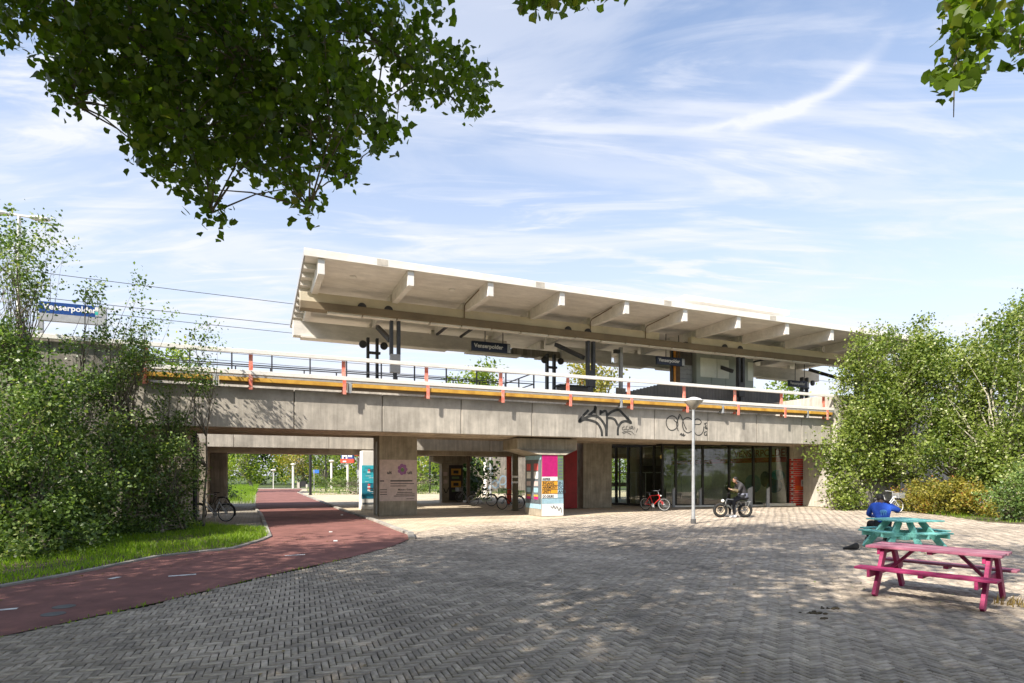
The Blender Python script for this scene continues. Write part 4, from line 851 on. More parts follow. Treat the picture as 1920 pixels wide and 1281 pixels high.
for sy in (-1, 1):
    for i in range(2): MB().box(-.82, .82, sy*.62-.125+i*.128, sy*.62-.003+i*.128, .385, .42).build('bench_board', m_magt if sy > 0 else m_mag, tb, bevel=.006)
for sx in (-.62, .62):
    MB().box(sx-.035, sx+.005, -.74, .74, .28, .383).build('bench_bearer', m_mag, tb, bevel=.006)
    MB().box(sx-.035, sx+.005, -.32, .32, .57, .662).build('top_bearer', m_mag, tb, bevel=.006)
    for sy in (-1, 1): MB().bar((sx+.028, sy*.20, .655), (sx+.028, sy*.62, .0), .05, .125, (0, 1, .6)).build('leg', m_mag, tb, bevel=.006)
    MB().bar((sx*.93, 0, .33), (sx*.45, 0, .64), .04, .07, (0, 1, 0)).build('brace', m_mag, tb)
MB().box(-.03, .03, -.32, .32, .63, .663).build('cleat', m_mag, tb)
for sy in (-1, 1): MB().box(-.03, .03, sy*.62-.12, sy*.62+.12, .345, .383).build('cleat', m_mag, tb)
tt = thing('picnic_table', 'square turquoise picnic table with four attached seats', 'picnic table', (9.45, 14.1, 0), R(12))
for i in range(7): MB().box(-.56, .56, -.56+i*.161, -.413+i*.161, .655, .69).build('top_board', m_tur, tt, bevel=.006)
for k in range(4):
    M4 = Matrix.Rotation(k*pi/2, 4, 'Z'); 
    def rot(mb): mb.v = [tuple(M4@Vector(v)) for v in mb.v]; return mb
    for i in range(2): rot(MB().box(-.40, .40, .68+i*.125, .80+i*.125, .40, .435)).build('seat_board', m_tur, tt, bevel=.006)
    for sx in (-.30, .26): rot(MB().box(sx, sx+.04, .12, .92, .30, .398)).build('seat_bearer', m_tur, tt, bevel=.005)
    for sx in (-.30, .30): rot(MB().bar((sx*.55, .30, .65), (sx*1.15, .80, 0), .05, .15, (0, 1, .6))).build('leg', m_tur, tt, bevel=.006)
    rot(MB().box(-.42, .42, .40, .44, .24, .34)).build('cross_rail', m_tur, tt)
# shoe on the plaza
p = G(1598, 1031); o = thing('shoe', 'dark worn shoe lying on the plaza left of the turquoise table', 'shoe', (p.x, p.y, .0), R(160))
mb = MB(); prof = [(-.15, .06, .10), (-.08, .055, .13), (0, .055, .085), (.09, .06, .06), (.16, .045, .045), (.2, .02, .03)]
for x, w, h in prof: h *= 1.5; mb.v += [(x, -w/2, .01), (x, w/2, .01), (x, w/2*.8, h), (x, -w/2*.8, h)]
for i in range(5):
    for k in range(4): mb.f.append((i*4+k, i*4+(k+1) % 4, i*4+4+(k+1) % 4, i*4+4+k))
mb.f += [(0, 1, 2, 3), (20, 21, 22, 23)]; o2 = mb.build('upper', m_black, o, smooth=True); sb = o2.modifiers.new('s', 'SUBSURF'); sb.levels = 1; sb.render_levels = 1
MB().box(-.16, .19, -.035, .035, 0, .012).build('sole', m_rub, o)
# ------------------------------------------------------------------ bicycles: local x forward, z up, origin on the ground between the wheels
def bike(name, label, loc, rz, fm, R_=.33, tr=.018, base=1.08, rim=None, lean=0, steer=0, step=False, rack=True, crate=None, tank=False, fat=False, guard=True, basket=False, group='parked bicycles', saddle_m=None):
    o = thing(name, label, 'bicycle', loc, rz, group); rim = rim or m_grey; hb = base/2
    o.rotation_euler = (lean, 0, rz)
    def wheel(x, st=0):
        mb = MB().lathe([(.02, -.05), (.035, -.03), (.035, .03), (.02, .05)], (0, 0, 0), 10, 'y'); n = 10 if fat else 20
        for k in range(n):
            a = 2*pi*k/n; s = (-1)**k*.025; mb.tube([(0, s, 0), ((R_-tr-.015)*cos(a), 0, (R_-tr-.015)*sin(a))], .012 if fat else .003, 4, False)
        w = mb.build('wheel', m_black if fat else m_grey, o); w.location = (x, 0, R_+0.0); w.rotation_euler = (0, 0, st)
        MB().torus((0, 0, 0), R_-tr, tr, 44, 10).build('tyre', m_rub, w, smooth=True)
        MB().torus((0, 0, 0), R_-2*tr-.006 if not fat else R_-2*tr-.01, .012 if not fat else .02, 40, 6).build('rim', rim, w, smooth=True); return w
    wheel(-hb); wheel(hb, steer)
    bb = Vector((-.08, 0, R_-.05)); hd0 = Vector((hb-.22, 0, R_+.30)); hd1 = Vector((hb-.26, 0, R_+.46)); st = Vector((-.24, 0, R_+.40)); ra = Vector((-hb, 0, R_)); fa = Vector((hb, 0, R_))
    r = .024 if fat else .017; mb = MB()
    mb.tube([bb, hd0], r*1.2, 8)
    if step: mb.tube([bb+Vector((.05, 0, .12)), hd1-Vector((0, 0, .04))], r*1.1, 8)
    else: mb.tube([st, hd1], r, 8)
    mb.tube([bb, st], r, 8)
    for s in (-1, 1): mb.tube([bb+Vector((0, s*.03, 0)), ra+Vector((0, s*.06, 0))], r*.7, 6).tube([st, ra+Vector((0, s*.06, 0))], r*.6, 6)
    mb.tube([hd0-Vector((0, 0, .05)), hd1], r*1.3, 8); mb.build('frame', fm, o, smooth=True)
    if tank: MB().obox((.08, 0, R_+.30), .2, .05, .07).build('battery', m_black, o, bevel=.02)
    mb = MB()
    for s in (-1, 1): mb.tube([hd0+Vector((0, s*.06*(1.6 if fat else .8), -.03)), fa+Vector((-.03 if not fat else 0, s*.06, 0))], r*.8, 6)
    mb.tube([hd0+Vector((0, -.07, -.03)), hd0+Vector((0, .07, -.03))], r, 6); f = mb.build('fork', fm if not fat else m_black, o, smooth=True)
    hz = hd1+Vector((-.06, 0, .20)); mb = MB().tube([hd1, hz], .014, 8).tube([hz+Vector((-.10, -.30, .03)), hz+Vector((.0, -.20, .03)), hz+Vector((.04, 0, 0)), hz+Vector((0, .20, .03)), hz+Vector((-.10, .30, .03))], .012, 6)
    h = mb.build('handlebar', m_grey if not fat else m_black, o, smooth=True)
    for s in (-1, 1): MB().tube([hz+Vector((-.16, s*.31, .03)), hz+Vector((-.06, s*.29, .03))], .018, 8).build('grip', m_black, h, smooth=True)
    if fat: sd = MB().obox((-.34, 0, R_+.50), .30, .075, .04); sd.build('saddle', m_black, o, bevel=.03)
    else:
        mb = MB().tube([st, st+Vector((-.05, 0, .16))], .013, 6); sd = mb.build('seat_post', m_grey, o)
        MB().add([(.14, 0, .0), (-.02, .04, 0), (-.14, .08, .01), (-.15, -.08, .01), (-.02, -.04, 0), (.14, 0, -.04), (-.02, .03, -.05), (-.14, .07, -.04), (-.14, -.07, -.04), (-.02, -.03, -.05)], [(0,1,2,3,4),(9,8,7,6,5),(0,5,6,1),(1,6,7,2),(2,7,8,3),(3,8,9,4),(4,9,5,0)]).build('saddle', saddle_m or m_black, o, bevel=.01).location = tuple(st+Vector((-.06, 0, .19)))
    mb = MB().lathe([(.09, -.006), (.09, .006)], (bb.x, -.05, bb.z), 18, 'y').tube([bb+Vector((0, -.08, 0)), bb+Vector((.12, -.08, -.11))], .01, 6).tube([bb+Vector((0, .08, 0)), bb+Vector((-.12, .08, .11))], .01, 6)
    c = mb.build('crank', m_grey, o)
    for x, y, z in ((.12, -.13, -.11), (-.12, .13, .11)): MB().obox(bb+Vector((x, y, z)), .045, .04, .01).build('pedal', m_black, c)
    if rack:
        mb = MB()
        for s in (-1, 1): mb.tube([(-.26, s*.05, R_+.33), (-hb-.22, s*.06, R_+.36)], .007, 5).tube([(-hb, s*.06, R_), (-hb-.02, s*.06, R_+.35)], .006, 5).tube([(-hb, s*.06, R_), (-hb-.18, s*.06, R_+.35)], .006, 5)
        for k in range(4): mb.tube([(-.34-.12*k, -.055, R_+.345), (-.34-.12*k, .055, R_+.345)], .005, 5)
        mb.build('rack', m_grey if not fat else fm, o)
    if guard:
        for x, a0, a1 in ((-hb, 60, 200), (hb, 30, 150)):
            mb = MB(); q = R_+.02; pts = [(x+q*cos(R(a)), q*sin(R(a))+R_) for a in range(a0, a1+1, 10)]
            for (x1, z1), (x2, z2) in zip(pts, pts[1:]): mb.bar((x1, 0, z1), (x2, 0, z2), .05 if not fat else .1, .004, (0, 1, 0))
            mb.build('mudguard', m_black, o)
    MB().ball((hb-.16, 0, R_+.42) if not fat else (hb-.1, 0, R_+.38), .04 if not fat else .07, .04 if not fat else .07, .04 if not fat else .07).build('headlamp', m_white, o, smooth=True)
    def box_open(nm, cx, cz, hx, hy, hz, m):
        mb = MB(); 
        for k in range(4):
            z = cz-hz+2*hz*(k+.5)/4; hgt = hz/4*.62
            mb.box(cx-hx, cx+hx, -hy, -hy+.012, z-hgt, z+hgt).box(cx-hx, cx+hx, hy-.012, hy, z-hgt, z+hgt).box(cx-hx, cx-hx+.012, -hy+.012, hy-.012, z-hgt, z+hgt).box(cx+hx-.012, cx+hx, -hy+.012, hy-.012, z-hgt, z+hgt)
        for sx in (-1, 1):
            for sy in (-1, 1): mb.box(cx+sx*(hx-.013)-.012, cx+sx*(hx-.013)+.012, sy*(hy-.013)-.012, sy*(hy-.013)+.012, cz-hz, cz+hz)
        mb.box(cx-hx, cx+hx, -hy, hy, cz-hz-.012, cz-hz); return mb.build(nm, m, o)
    if crate: box_open('crate', -hb-.05, R_+.50, .19, .17, .13, crate); box_open('front_crate', hb-.05, R_+.62, .16, .18, .13, crate)
    if basket: box_open('basket', hb+.02, R_+.50, .17, .17, .12, m_grey)
    MB().tube([bb+Vector((-.05, .04, 0)), (bb.x-.16, .16, .01)], .009, 5).build('kickstand', m_grey, o)
    return o
m_bw = colmat('bike_white', (.62, .64, .66), .4); m_bg = colmat('bike_green', (.30, .40, .18), .4); m_bk = colmat('bike_black', (.02, .02, .022), .35); m_br = colmat('bike_red', (.62, .03, .03), .35); m_crg = colmat('green_crate', (.06, .32, .04), .5); m_bs = colmat('bike_silver', (.45, .46, .46), .35)
m_cream_t = colmat('cream_rim', (.72, .58, .42), .5)
p = G(405, 979); bike('city_bicycle', 'white framed city bicycle parked at the edge of the lawn by the bushes', (p.x-.15, p.y, .02), R(176), m_bw, step=True, lean=R(4))
p = G(398, 958); bike('city_bicycle', 'black bicycle behind the white framed one, half hidden by the bush', (p.x-.1, p.y, 0), R(196), m_bk, step=True, lean=R(-3), basket=True)
p = G(408, 948); bike('city_bicycle', 'black bicycle furthest back in the cluster at the left underpass wall', (p.x-.25, p.y, 0), R(-12), m_bk, lean=R(3), basket=True)
p = G(904, 949); bike('city_bicycle', 'dark bicycle with lime green side panels beside the thin brown post', (p.x, p.y, 0), R(168), m_bg, step=True, lean=R(3), crate=None, steer=R(15), saddle_m=m_black)
p = G(872, 941); bike('city_bicycle', 'grey bicycle with a front basket leaning on the thin brown post', (p.x, p.y, 0), R(225), m_bs, step=True, basket=True, lean=R(-4))
p = G(958, 955); bike('cargo_bicycle', 'black bicycle with bright green crates beside the stickered post', (p.x, p.y, 0), R(215), m_bk, crate=m_crg, lean=R(3))
p = G(1228, 958); bike('mountain_bicycle', 'red and white mountain bicycle on its stand before the glass hall', (p.x, p.y, 0), R(-48), m_br, R_=.33, tr=.028, rack=False, guard=False, lean=R(5), steer=R(14), rim=m_bs)
p = G(1666, 963); bike('city_bicycle', 'white bicycle standing by the hedge behind the seated person in blue', (p.x, p.y, 0), R(15), m_bw, rim=m_white, basket=True, step=True)
RB = (9.13, 24.2, 0); RZ = R(176)
fb = bike('fat_tyre_bicycle', 'grey electric fat tyre bicycle with a rider in a dark hooded jacket', RB, RZ, m_bs, R_=.30, tr=.062, base=1.0, rim=m_cream_t, rack=True, tank=True, fat=True, guard=False, group='electric bicycles')
del fb['group']
# ------------------------------------------------------------------ people
m_skin = colmat('skin_tone', (.36, .20, .13), .5); m_skin2 = colmat('dark_skin_tone', (.11, .06, .04), .5); m_hair = colmat('black_hair', (.015, .012, .01), .6)
m_jack = mat('dark_jacket', (.045, .042, .045), .7, .2, 7, .4, 14, dist=.03); m_camo = mat('camouflage_sleeve', (.11, .085, .04), .8, .5, 14, .3, 20, col2=(.03, .028, .02)); m_trou = mat('black_trousers', (.015, .016, .02), .8, .2, 7, .3, 16, dist=.02)
m_lilac = colmat('jacket_hem', (.20, .21, .27), .6); m_bluj = mat('blue_jacket', (.03, .11, .55), .65, .12, 5, .35, 12, dist=.03, col2=(.02, .07, .40)); m_logo = colmat('jacket_print', (.15, .38, .75), .7)
def hand(mb, wrist, dirn, palmn, L=.18):
    d = Vector(dirn).normalized(); n = Vector(palmn).normalized(); s = d.cross(n).normalized(); w = Vector(wrist)
    mb.obox(w+d*.045, .045, .038, .014, Matrix((d, s, n)).transposed())
    for i, l in enumerate((.062, .075, .07, .055)):
        b = w+d*.088+s*(.030-.020*i); mb.tube([b-d*.02, b+d*l*.45+n*.006, b+d*l*.75+n*.022, b+d*l*.85+n*.042], [.0095, .009, .008, .006], 6)
    b = w+d*.03+s*.038; mb.tube([b, b+s*.02+d*.025+n*.01, b+s*.015+d*.055+n*.025], [.012, .010, .007], 6)
def head(parent, c, fwd, up, m, hair, hairstyle='short', sc=1.0):
    f = Vector(fwd).normalized(); u = Vector(up).normalized(); s = u.cross(f).normalized(); M = Matrix((f, s, u)).transposed(); c = Vector(c)
    mb = MB(); mb.ball((0, 0, 0), .098, .076, .118, 20, 14)
    mb.v = [(x+(.012 if z < -.03 and x > 0 else 0), y*(1-.22*max(0, -z/.12)), z) for x, y, z in mb.v]
    mb.ball((.100, 0, -.012), .018, .013, .022, 8, 6)
    for q in (-1, 1): mb.ball((-.005, q*.077, -.005), .02, .010, .03, 8, 6)
    mb.ball((.088, 0, -.062), .014, .026, .008, 8, 6); mb.tube([(-.02, 0, -.06), (-.045, 0, -.17)], [.055, .058], 10)
    mb.v = [tuple(c+M@(Vector(v)*sc)) for v in mb.v]; h = mb.build('head', m, parent, smooth=True)
    for q in (-1, 1):
        e = MB(); e.ball((.088, q*.030, .012), .010, .013, .008, 8, 6); e.v = [tuple(c+M@(Vector(v)*sc)) for v in e.v]; e.build('eye', m_black, h, smooth=True)
    e = MB(); e.ball((-.018, 0, .022), .098, .083, .112, 18, 12)
    e.v = [tuple(c+M@(Vector((x if x < .05 else .05+(x-.05)*.3, y, z if z > -.05 else -.05+(z+.05)*.4))*sc)) for x, y, z in e.v]; e.build('hair', hair, h, smooth=True)
    return h
def person(label, loc, rz, J, m_sk, m_top, m_leg, m_sleeve=None, m_shoe=None, hood=False):
    o = thing('person', label, 'person', loc, rz); g = lambda k: J[k]
    # body: one continuous surface
    names = ['pelvis', 'waist', 'chest', 'neck', 'head', 'shL', 'elL', 'wrL', 'shR', 'elR', 'wrR', 'hipL', 'knL', 'anL', 'toL', 'hipR', 'knR', 'anR', 'toR']
    rad = dict(pelvis=.12, waist=.115, chest=.125, neck=.052, head=.06, shL=.062, elL=.04, wrL=.027, shR=.062, elR=.04, wrR=.027, hipL=.085, knL=.055, anL=.036, toL=.03, hipR=.085, knR=.055, anR=.036, toR=.03)
    ed = [('pelvis', 'waist'), ('waist', 'chest'), ('chest', 'neck'), ('neck', 'head'), ('chest', 'shL'), ('shL', 'elL'), ('elL', 'wrL'), ('chest', 'shR'), ('shR', 'elR'), ('elR', 'wrR'), ('pelvis', 'hipL'), ('hipL', 'knL'), ('knL', 'anL'), ('anL', 'toL'), ('pelvis', 'hipR'), ('hipR', 'knR'), ('knR', 'anR'), ('anR', 'toR')]
    skin('body', [(*g(n), rad[n]) for n in names], [(names.index(a), names.index(b)) for a, b in ed], m_sk, o, 2)
    tn = ['pelvis', 'waist', 'chest', 'neck', 'shL', 'elL', 'wrL', 'shR', 'elR', 'wrR']; tr = dict(pelvis=.165, waist=.165, chest=.175, neck=.085, shL=.09, elL=.068, wrL=.048, shR=.09, elR=.068, wrR=.048)
    te = [e for e in ed if e[0] in tn and e[1] in tn]
    skin('jacket', [(*g(n), tr[n]) for n in tn], [(tn.index(a), tn.index(b)) for a, b in te], m_top, o, 2)
    ln = ['pelvis', 'hipL', 'knL', 'anL', 'hipR', 'knR', 'anR']; lr = dict(pelvis=.14, hipL=.105, knL=.075, anL=.052, hipR=.105, knR=.075, anR=.052)
    le = [e for e in ed if e[0] in ln and e[1] in ln]
    skin('trousers', [(*g(n), lr[n]) for n in ln], [(ln.index(a), ln.index(b)) for a, b in le], m_leg, o, 2)
    if m_sleeve:
        for q in 'LR':
            a, b = Vector(g('el'+q)), Vector(g('wr'+q)); MB().tube([a, a.lerp(b, .5), b], [.078, .070, .058], 12).build('sleeve', m_sleeve, o, smooth=True)
    for q in 'LR':
        a, t = Vector(g('an'+q)), Vector(g('to'+q)); d = (t-a); d.z = 0; d.normalize(); n = Vector((-d.y, d.x, 0)); mb = MB(); zb = a.z-.07
        for k, (x, w, h) in enumerate(((-.07, .065, .10), (0, .08, .12), (.08, .09, .085), (.16, .085, .06), (.205, .05, .045))):
            for sx, z in ((-1, 0), (1, 0), (.8, h), (-.8, h)): v = a+d*x+n*w/2*sx; mb.v.append((v.x, v.y, zb+z))
        for i in range(4):
            for k in range(4): mb.f.append((i*4+k, i*4+(k+1) % 4, i*4+4+(k+1) % 4, i*4+4+k))
        mb.f += [(0, 1, 2, 3), (16, 17, 18, 19)]; s_ = mb.build('shoe', m_shoe or m_black, o, smooth=True, bevel=.012)
    for q in 'LR':
        a, b = Vector(g('el'+q)), Vector(g('wr'+q)); mb = MB(); hand(mb, b, (b-a), J.get('palm'+q, (0, 0, -1))); mb.build('hand', m_sk, o, smooth=True)
    return o
m_shoew = colmat('white_shoe', (.78, .78, .78), .5)
Jr = dict(pelvis=(-.42, 0, .90), waist=(-.42, 0, 1.06), chest=(-.34, 0, 1.27), neck=(-.21, 0, 1.44), head=(-.13, 0, 1.51), shL=(-.28, .18, 1.36), elL=(-.16, .24, 1.09), wrL=(.04, .12, 1.14), shR=(-.28, -.18, 1.36), elR=(-.16, -.24, 1.09), wrR=(.04, -.1, 1.14),
    hipL=(-.36, .11, .86), knL=(.03, .20, .66), anL=(.0, .25, .09), toL=(.14, .26, .04), hipR=(-.36, -.11, .86), knR=(.06, -.19, .66), anR=(.05, -.23, .09), toR=(.19, -.24, .04), palmL=(0, -.5, 1), palmR=(0, .5, 1))
pr = person('person in a dark hooded jacket astride the fat tyre bicycle, looking down at the hands', RB, RZ, Jr, m_skin, m_jack, m_trou, m_camo, m_shoew)
head(pr, (-.10, 0, 1.55), (.85, 0, -.45), (.35, 0, .9), m_skin, m_hair)
MB().torus((0, 0, 0), .10, .045, 20, 8, ax='z').build('hood', m_jack, pr, smooth=True).matrix_local = Matrix.Translation((-.22, 0, 1.45))@Matrix.Rotation(R(-35), 4, 'Y')
MB().lathe([(.185, .80), (.195, .86), (.19, .93), (.18, .97)], (-.42, 0, .03), 20).build('jacket_hem', m_lilac, pr, smooth=True)
ph = MB().obox((.10, 0, 1.17), .04, .035, .006).build('phone', m_black); tag(ph, 'small dark phone held by the rider of the fat tyre bicycle', 'phone'); ph.matrix_world = Matrix.Translation(RB)@Matrix.Rotation(RZ, 4, 'Z')
Jb = dict(pelvis=(0, 0, .50), waist=(.03, 0, .66), chest=(.13, 0, .86), neck=(.24, 0, 1.0), head=(.30, -.04, 1.06), shL=(.16, .19, .94), elL=(.34, .24, .72), wrL=(.52, .10, .66), shR=(.16, -.19, .92), elR=(.26, -.46, .82), wrR=(.36, -.24, 1.0),
    hipL=(.05, .11, .48), knL=(.47, .18, .50), anL=(.50, .2, .09), toL=(.64, .21, .04), hipR=(.05, -.11, .48), knR=(.47, -.18, .50), anR=(.50, -.2, .09), toR=(.64, -.21, .04), palmR=(-.3, .5, 0), palmL=(0, 0, 1))
pb = person('person in a bright blue jacket hunched on a turquoise table seat, seen from behind', (9.50, 15.0, 0), R(72), Jb, m_skin2, m_bluj, m_trou, None, m_black)
head(pb, (.31, -.03, 1.12), (.8, -.15, -.5), (.5, 0, .85), m_skin2, m_hair, sc=1.03)
MB().ball((-.075, 0, .82), .02, .085, .05).build('jacket_print', m_logo, pb, smooth=True)
for k in range(3): MB().ball((-.085, -.05+.05*k, .755), .018, .014, .05).build('jacket_print', m_logo, pb, smooth=True)
# ------------------------------------------------------------------ vegetation
def lawn(poly, n, hmin, hmax, name, m=m_grass, zb=0):
    xs = [p[0] for p in poly]; ys = [p[1] for p in poly]; x = rng.uniform(min(xs), max(xs), n*3); y = rng.uniform(min(ys), max(ys), n*3); k = inside(x, y, poly); x = x[k][:n]; y = y[k][:n]; n = len(x)
    a = rng.uniform(0, 2*pi, n); h = rng.uniform(hmin, hmax, n)*(.75+.45*np.sin(x*1.7+1)*np.sin(y*1.3)); w = rng.uniform(.004, .011, n); ln = rng.normal(size=(n, 2))*.35*h[:, None]
    b = np.stack([x, y, np.full(n, zb)], 1); dx = np.stack([np.cos(a)*w, np.sin(a)*w, np.zeros(n)], 1); mid = b+np.stack([ln[:, 0]*.35, ln[:, 1]*.35, h*.6], 1); tip = b+np.stack([ln[:, 0], ln[:, 1], h], 1)
    co = np.stack([b-dx, b+dx, mid+dx*.7, mid-dx*.7, tip+dx*.1, tip-dx*.1], 1).reshape(-1, 3); q = (np.arange(n)*6)[:, None]; fa = np.concatenate([q+np.array([0, 1, 2, 3]), q+np.array([3, 2, 4, 5])], 1).reshape(-1, 4)
    r = np.clip(rng.beta(2, 2.2, n)+.12*np.sin(x*2.3)*np.cos(y*1.9), 0, 1); o = np_mesh(name, co, fa, m, None, np.repeat(r, 2)); o['kind'] = 'stuff'; return o
lawn_poly = [(p[0]-.13, p[1]) for p in left_edge[1:9]]+[tuple(G(504, 1003)[:2]), tuple(G(500, 992)[:2]), tuple(G(380, 984)[:2]), (-15, 21.5), (-20, 18), (-20, 0)]
sheet('lawn_soil', lawn_poly, .02, m_soil)
lawn([p for p in lawn_poly if True], 95000, .06, .17, 'grass', zb=.02)
lawn([tuple(G(1600, 955)[:2]), tuple(G(1720, 962)[:2]), tuple(G(1850, 979)[:2]), (22, 20), (30, 26), (24, 33), tuple(V(28.4, 21.8)[:2]), tuple(G(1530, 951)[:2])], 9000, .05, .22, 'weeds', m_grass, -.03)
sheet('bed_soil', [tuple(G(1560, 952.5)[:2]), tuple(G(1600, 955)[:2]), tuple(G(1700, 959)[:2]), tuple(G(1760, 966)[:2]), tuple(G(1850, 979)[:2]), (19, 19), (30, 14), (40, 30), (30, 36), tuple(V(29.2, 21.8)[:2])], -.012, m_soil)
# verges beyond the underpass
lawn([(-18.5, 42), (-15.8, 36), (-30, 36), (-46, 95), (-42, 97)], 30000, .25, .6, 'verge_grass', m_grass, -.05)
lawn([(-18, 52), (-30, 85), (10, 85), (10, 58), (-6, 54)], 16000, .15, .45, 'verge_grass', m_grass, -.05)
def B(u, v, Y, ru, rv, ry, n): p = P(u, v, Y); return (p.x, p.y, max(p.z, .3), ru/F*Y, ry, rv/F*Y, n)
GL = 'bushes and young trees at the left'
tree('poplar_sapling', 'tall loose young poplar at the far left edge, rising above the abutment', 'tree', tuple(G(20, 1010)), 0, [B(45, 425, 15.5, 22, 40, .5, 22), B(5, 440, 15.8, 35, 55, .6, 26), B(30, 510, 15.5, 62, 45, .8, 55), B(10, 560, 15.5, 90, 60, .9, 60), B(112, 470, 15.6, 20, 45, .4, 20), B(-60, 520, 16, 90, 120, 1.2, 60)], m_lfshr, m_bark, 13, .26, .085, .3, GL, .04, 24, stems=4, top=.99)
tree('poplar_sapling', 'slim young poplar in front of the blue Venserpolder sign', 'tree', tuple(G(150, 1000)), 0, [B(168, 535, 16.5, 15, 24, .3, 9), B(172, 585, 16.5, 18, 40, .35, 18), B(150, 640, 16.5, 40, 30, .5, 26)], m_lfshr, m_bark, 13, .22, .085, .3, GL, .04, 14, top=.98)
tree('poplar_sapling', 'loose airy sapling right of the blue sign', 'tree', tuple(G(235, 1000)), 0, [B(262, 560, 17.5, 25, 28, .5, 12), B(240, 600, 17.5, 42, 40, .6, 34), B(290, 610, 17.6, 25, 30, .4, 12), B(225, 660, 17.5, 55, 40, .6, 44)], m_lfshr, m_bark, 12, .24, .085, .3, GL, .04, 20, stems=2, top=.98)
tree('poplar_sapling', 'small sapling whose shadow falls on the parapet beside it', 'tree', tuple(G(330, 992)), 0, [B(398, 640, 18.7, 28, 45, .5, 22), B(370, 690, 18.7, 45, 30, .6, 34), B(335, 740, 18.8, 60, 35, .7, 50), B(300, 790, 18.8, 70, 40, .7, 60), B(355, 655, 18.7, 20, 30, .4, 10)], m_lfshr, m_bark, 12, .24, .085, .3, GL, .045, 22, stems=2, top=.99)
tree('large_bush', 'dense dark green bush filling the corner at the far left', 'bush', tuple(G(60, 1045)), 0, [B(-20, 700, 15.3, 130, 100, 1.6, 180), B(60, 800, 14.8, 130, 120, 1.6, 246), B(-10, 920, 13.6, 150, 110, 1.6, 285), B(100, 940, 13.9, 90, 90, 1.2, 208), B(30, 1015, 12.6, 120, 45, .9, 161), B(130, 1000, 13.6, 60, 40, .8, 85)], m_lfshr, m_bark, 36, .30, .088, .5, GL, .04, 24, stems=5)
tree('large_bush', 'broad leafy bush spilling onto the lawn before the abutment', 'bush', tuple(G(190, 1010)), 0, [B(170, 780, 17.0, 120, 90, 1.2, 190), B(190, 880, 16.4, 120, 90, 1.4, 228), B(150, 970, 15.6, 100, 45, 1.3, 151), B(225, 700, 17.6, 65, 60, .8, 85)], m_lfshr, m_bark, 36, .28, .085, .5, GL, .04, 24, stems=5)
tree('large_bush', 'low spreading bush reaching the parked white bicycle', 'bush', tuple(G(300, 1000)), 0, [B(290, 920, 17.6, 75, 65, 1.0, 142), B(340, 950, 18.2, 38, 36, .7, 65), B(300, 850, 18.2, 55, 55, .8, 75), B(345, 885, 18.8, 28, 22, .5, 19), B(260, 980, 16.6, 80, 26, .7, 56)], m_lfshr, m_bark, 32, .26, .085, .5, GL, .05, 26, stems=5)
GR = 'white poplars at the right'
tree('white_poplar', 'leafy white poplar beside the right end of the station canopy', 'tree', tuple(G(1680, 948)), 0, [B(1680, 705, 31, 60, 85, 2.2, 156), B(1655, 630, 31, 32, 42, 1.5, 40), B(1710, 655, 31.4, 50, 50, 1.8, 74), B(1620, 760, 30.5, 45, 75, 1.8, 95), B(1680, 830, 30, 110, 90, 2.4, 224), B(1605, 690, 30.5, 26, 45, 1.0, 27), B(1560, 860, 29.3, 30, 35, .8, 27)], m_lfpop, m_barkl, 46, .46, .135, .4, GR, .16, 60, stems=4, top=.95)
tree('white_poplar', 'leafy white poplar in the middle of the right hand group with greyer leaves', 'tree', tuple(G(1780, 955)), 0, [B(1790, 755, 29, 85, 90, 2.4, 224), B(1770, 675, 29.5, 45, 40, 1.8, 47), B(1800, 850, 28, 100, 80, 2.4, 224)], m_lfpop, m_barkl, 46, .46, .135, .4, GR, .16, 50, stems=4)
tree('white_poplar', 'taller white poplar at the right edge of the picture', 'tree', tuple(G(1890, 962)), 0, [B(1890, 665, 27, 60, 75, 2.0, 142), B(1895, 610, 27.5, 38, 30, 1.2, 34), B(1900, 760, 26.5, 90, 100, 2.4, 224), B(1980, 700, 27, 80, 140, 2.4, 156), B(1900, 880, 25.5, 80, 70, 2.0, 156)], m_lfpop, m_barkl, 46, .44, .13, .4, GR, .16, 50, stems=4)
tree('roadside_bush', 'green bush with a sunlit wall behind it at the hedge end', 'bush', tuple(G(1600, 950)), 0, [B(1600, 905, 29.5, 42, 42, 1.0, 120), B(1580, 930, 29, 30, 20, .7, 50), B(1570, 845, 29.4, 40, 30, .8, 40)], m_lfpop, m_barkl, 18, .36, .14, .4, None, .05, 20, stems=3)
tree('clipped_hedge', 'low clipped hedge turning yellow and orange behind the picnic tables', 'hedge', tuple(G(1760, 962)), 0, [B(1710, 935, 28.6, 36, 26, .7, 150), B(1750, 937, 26.6, 40, 26, .7, 170), B(1800, 939, 25.8, 40, 28, .7, 170), B(1840, 942, 25, 30, 30, .7, 110)], m_lfyel, m_bark, 18, .22, .10, .4, None, .04, 20, stems=5)
tree('dark_bush', 'dark green bush at the right edge beyond the hedge', 'bush', tuple(G(1895, 975)), 0, [B(1890, 940, 22.5, 50, 30, 1.0, 150), B(1935, 930, 22.5, 50, 45, 1.0, 120)], m_lfshr, m_bark, 18, .26, .10, .4, None, .05, 20, stems=3)
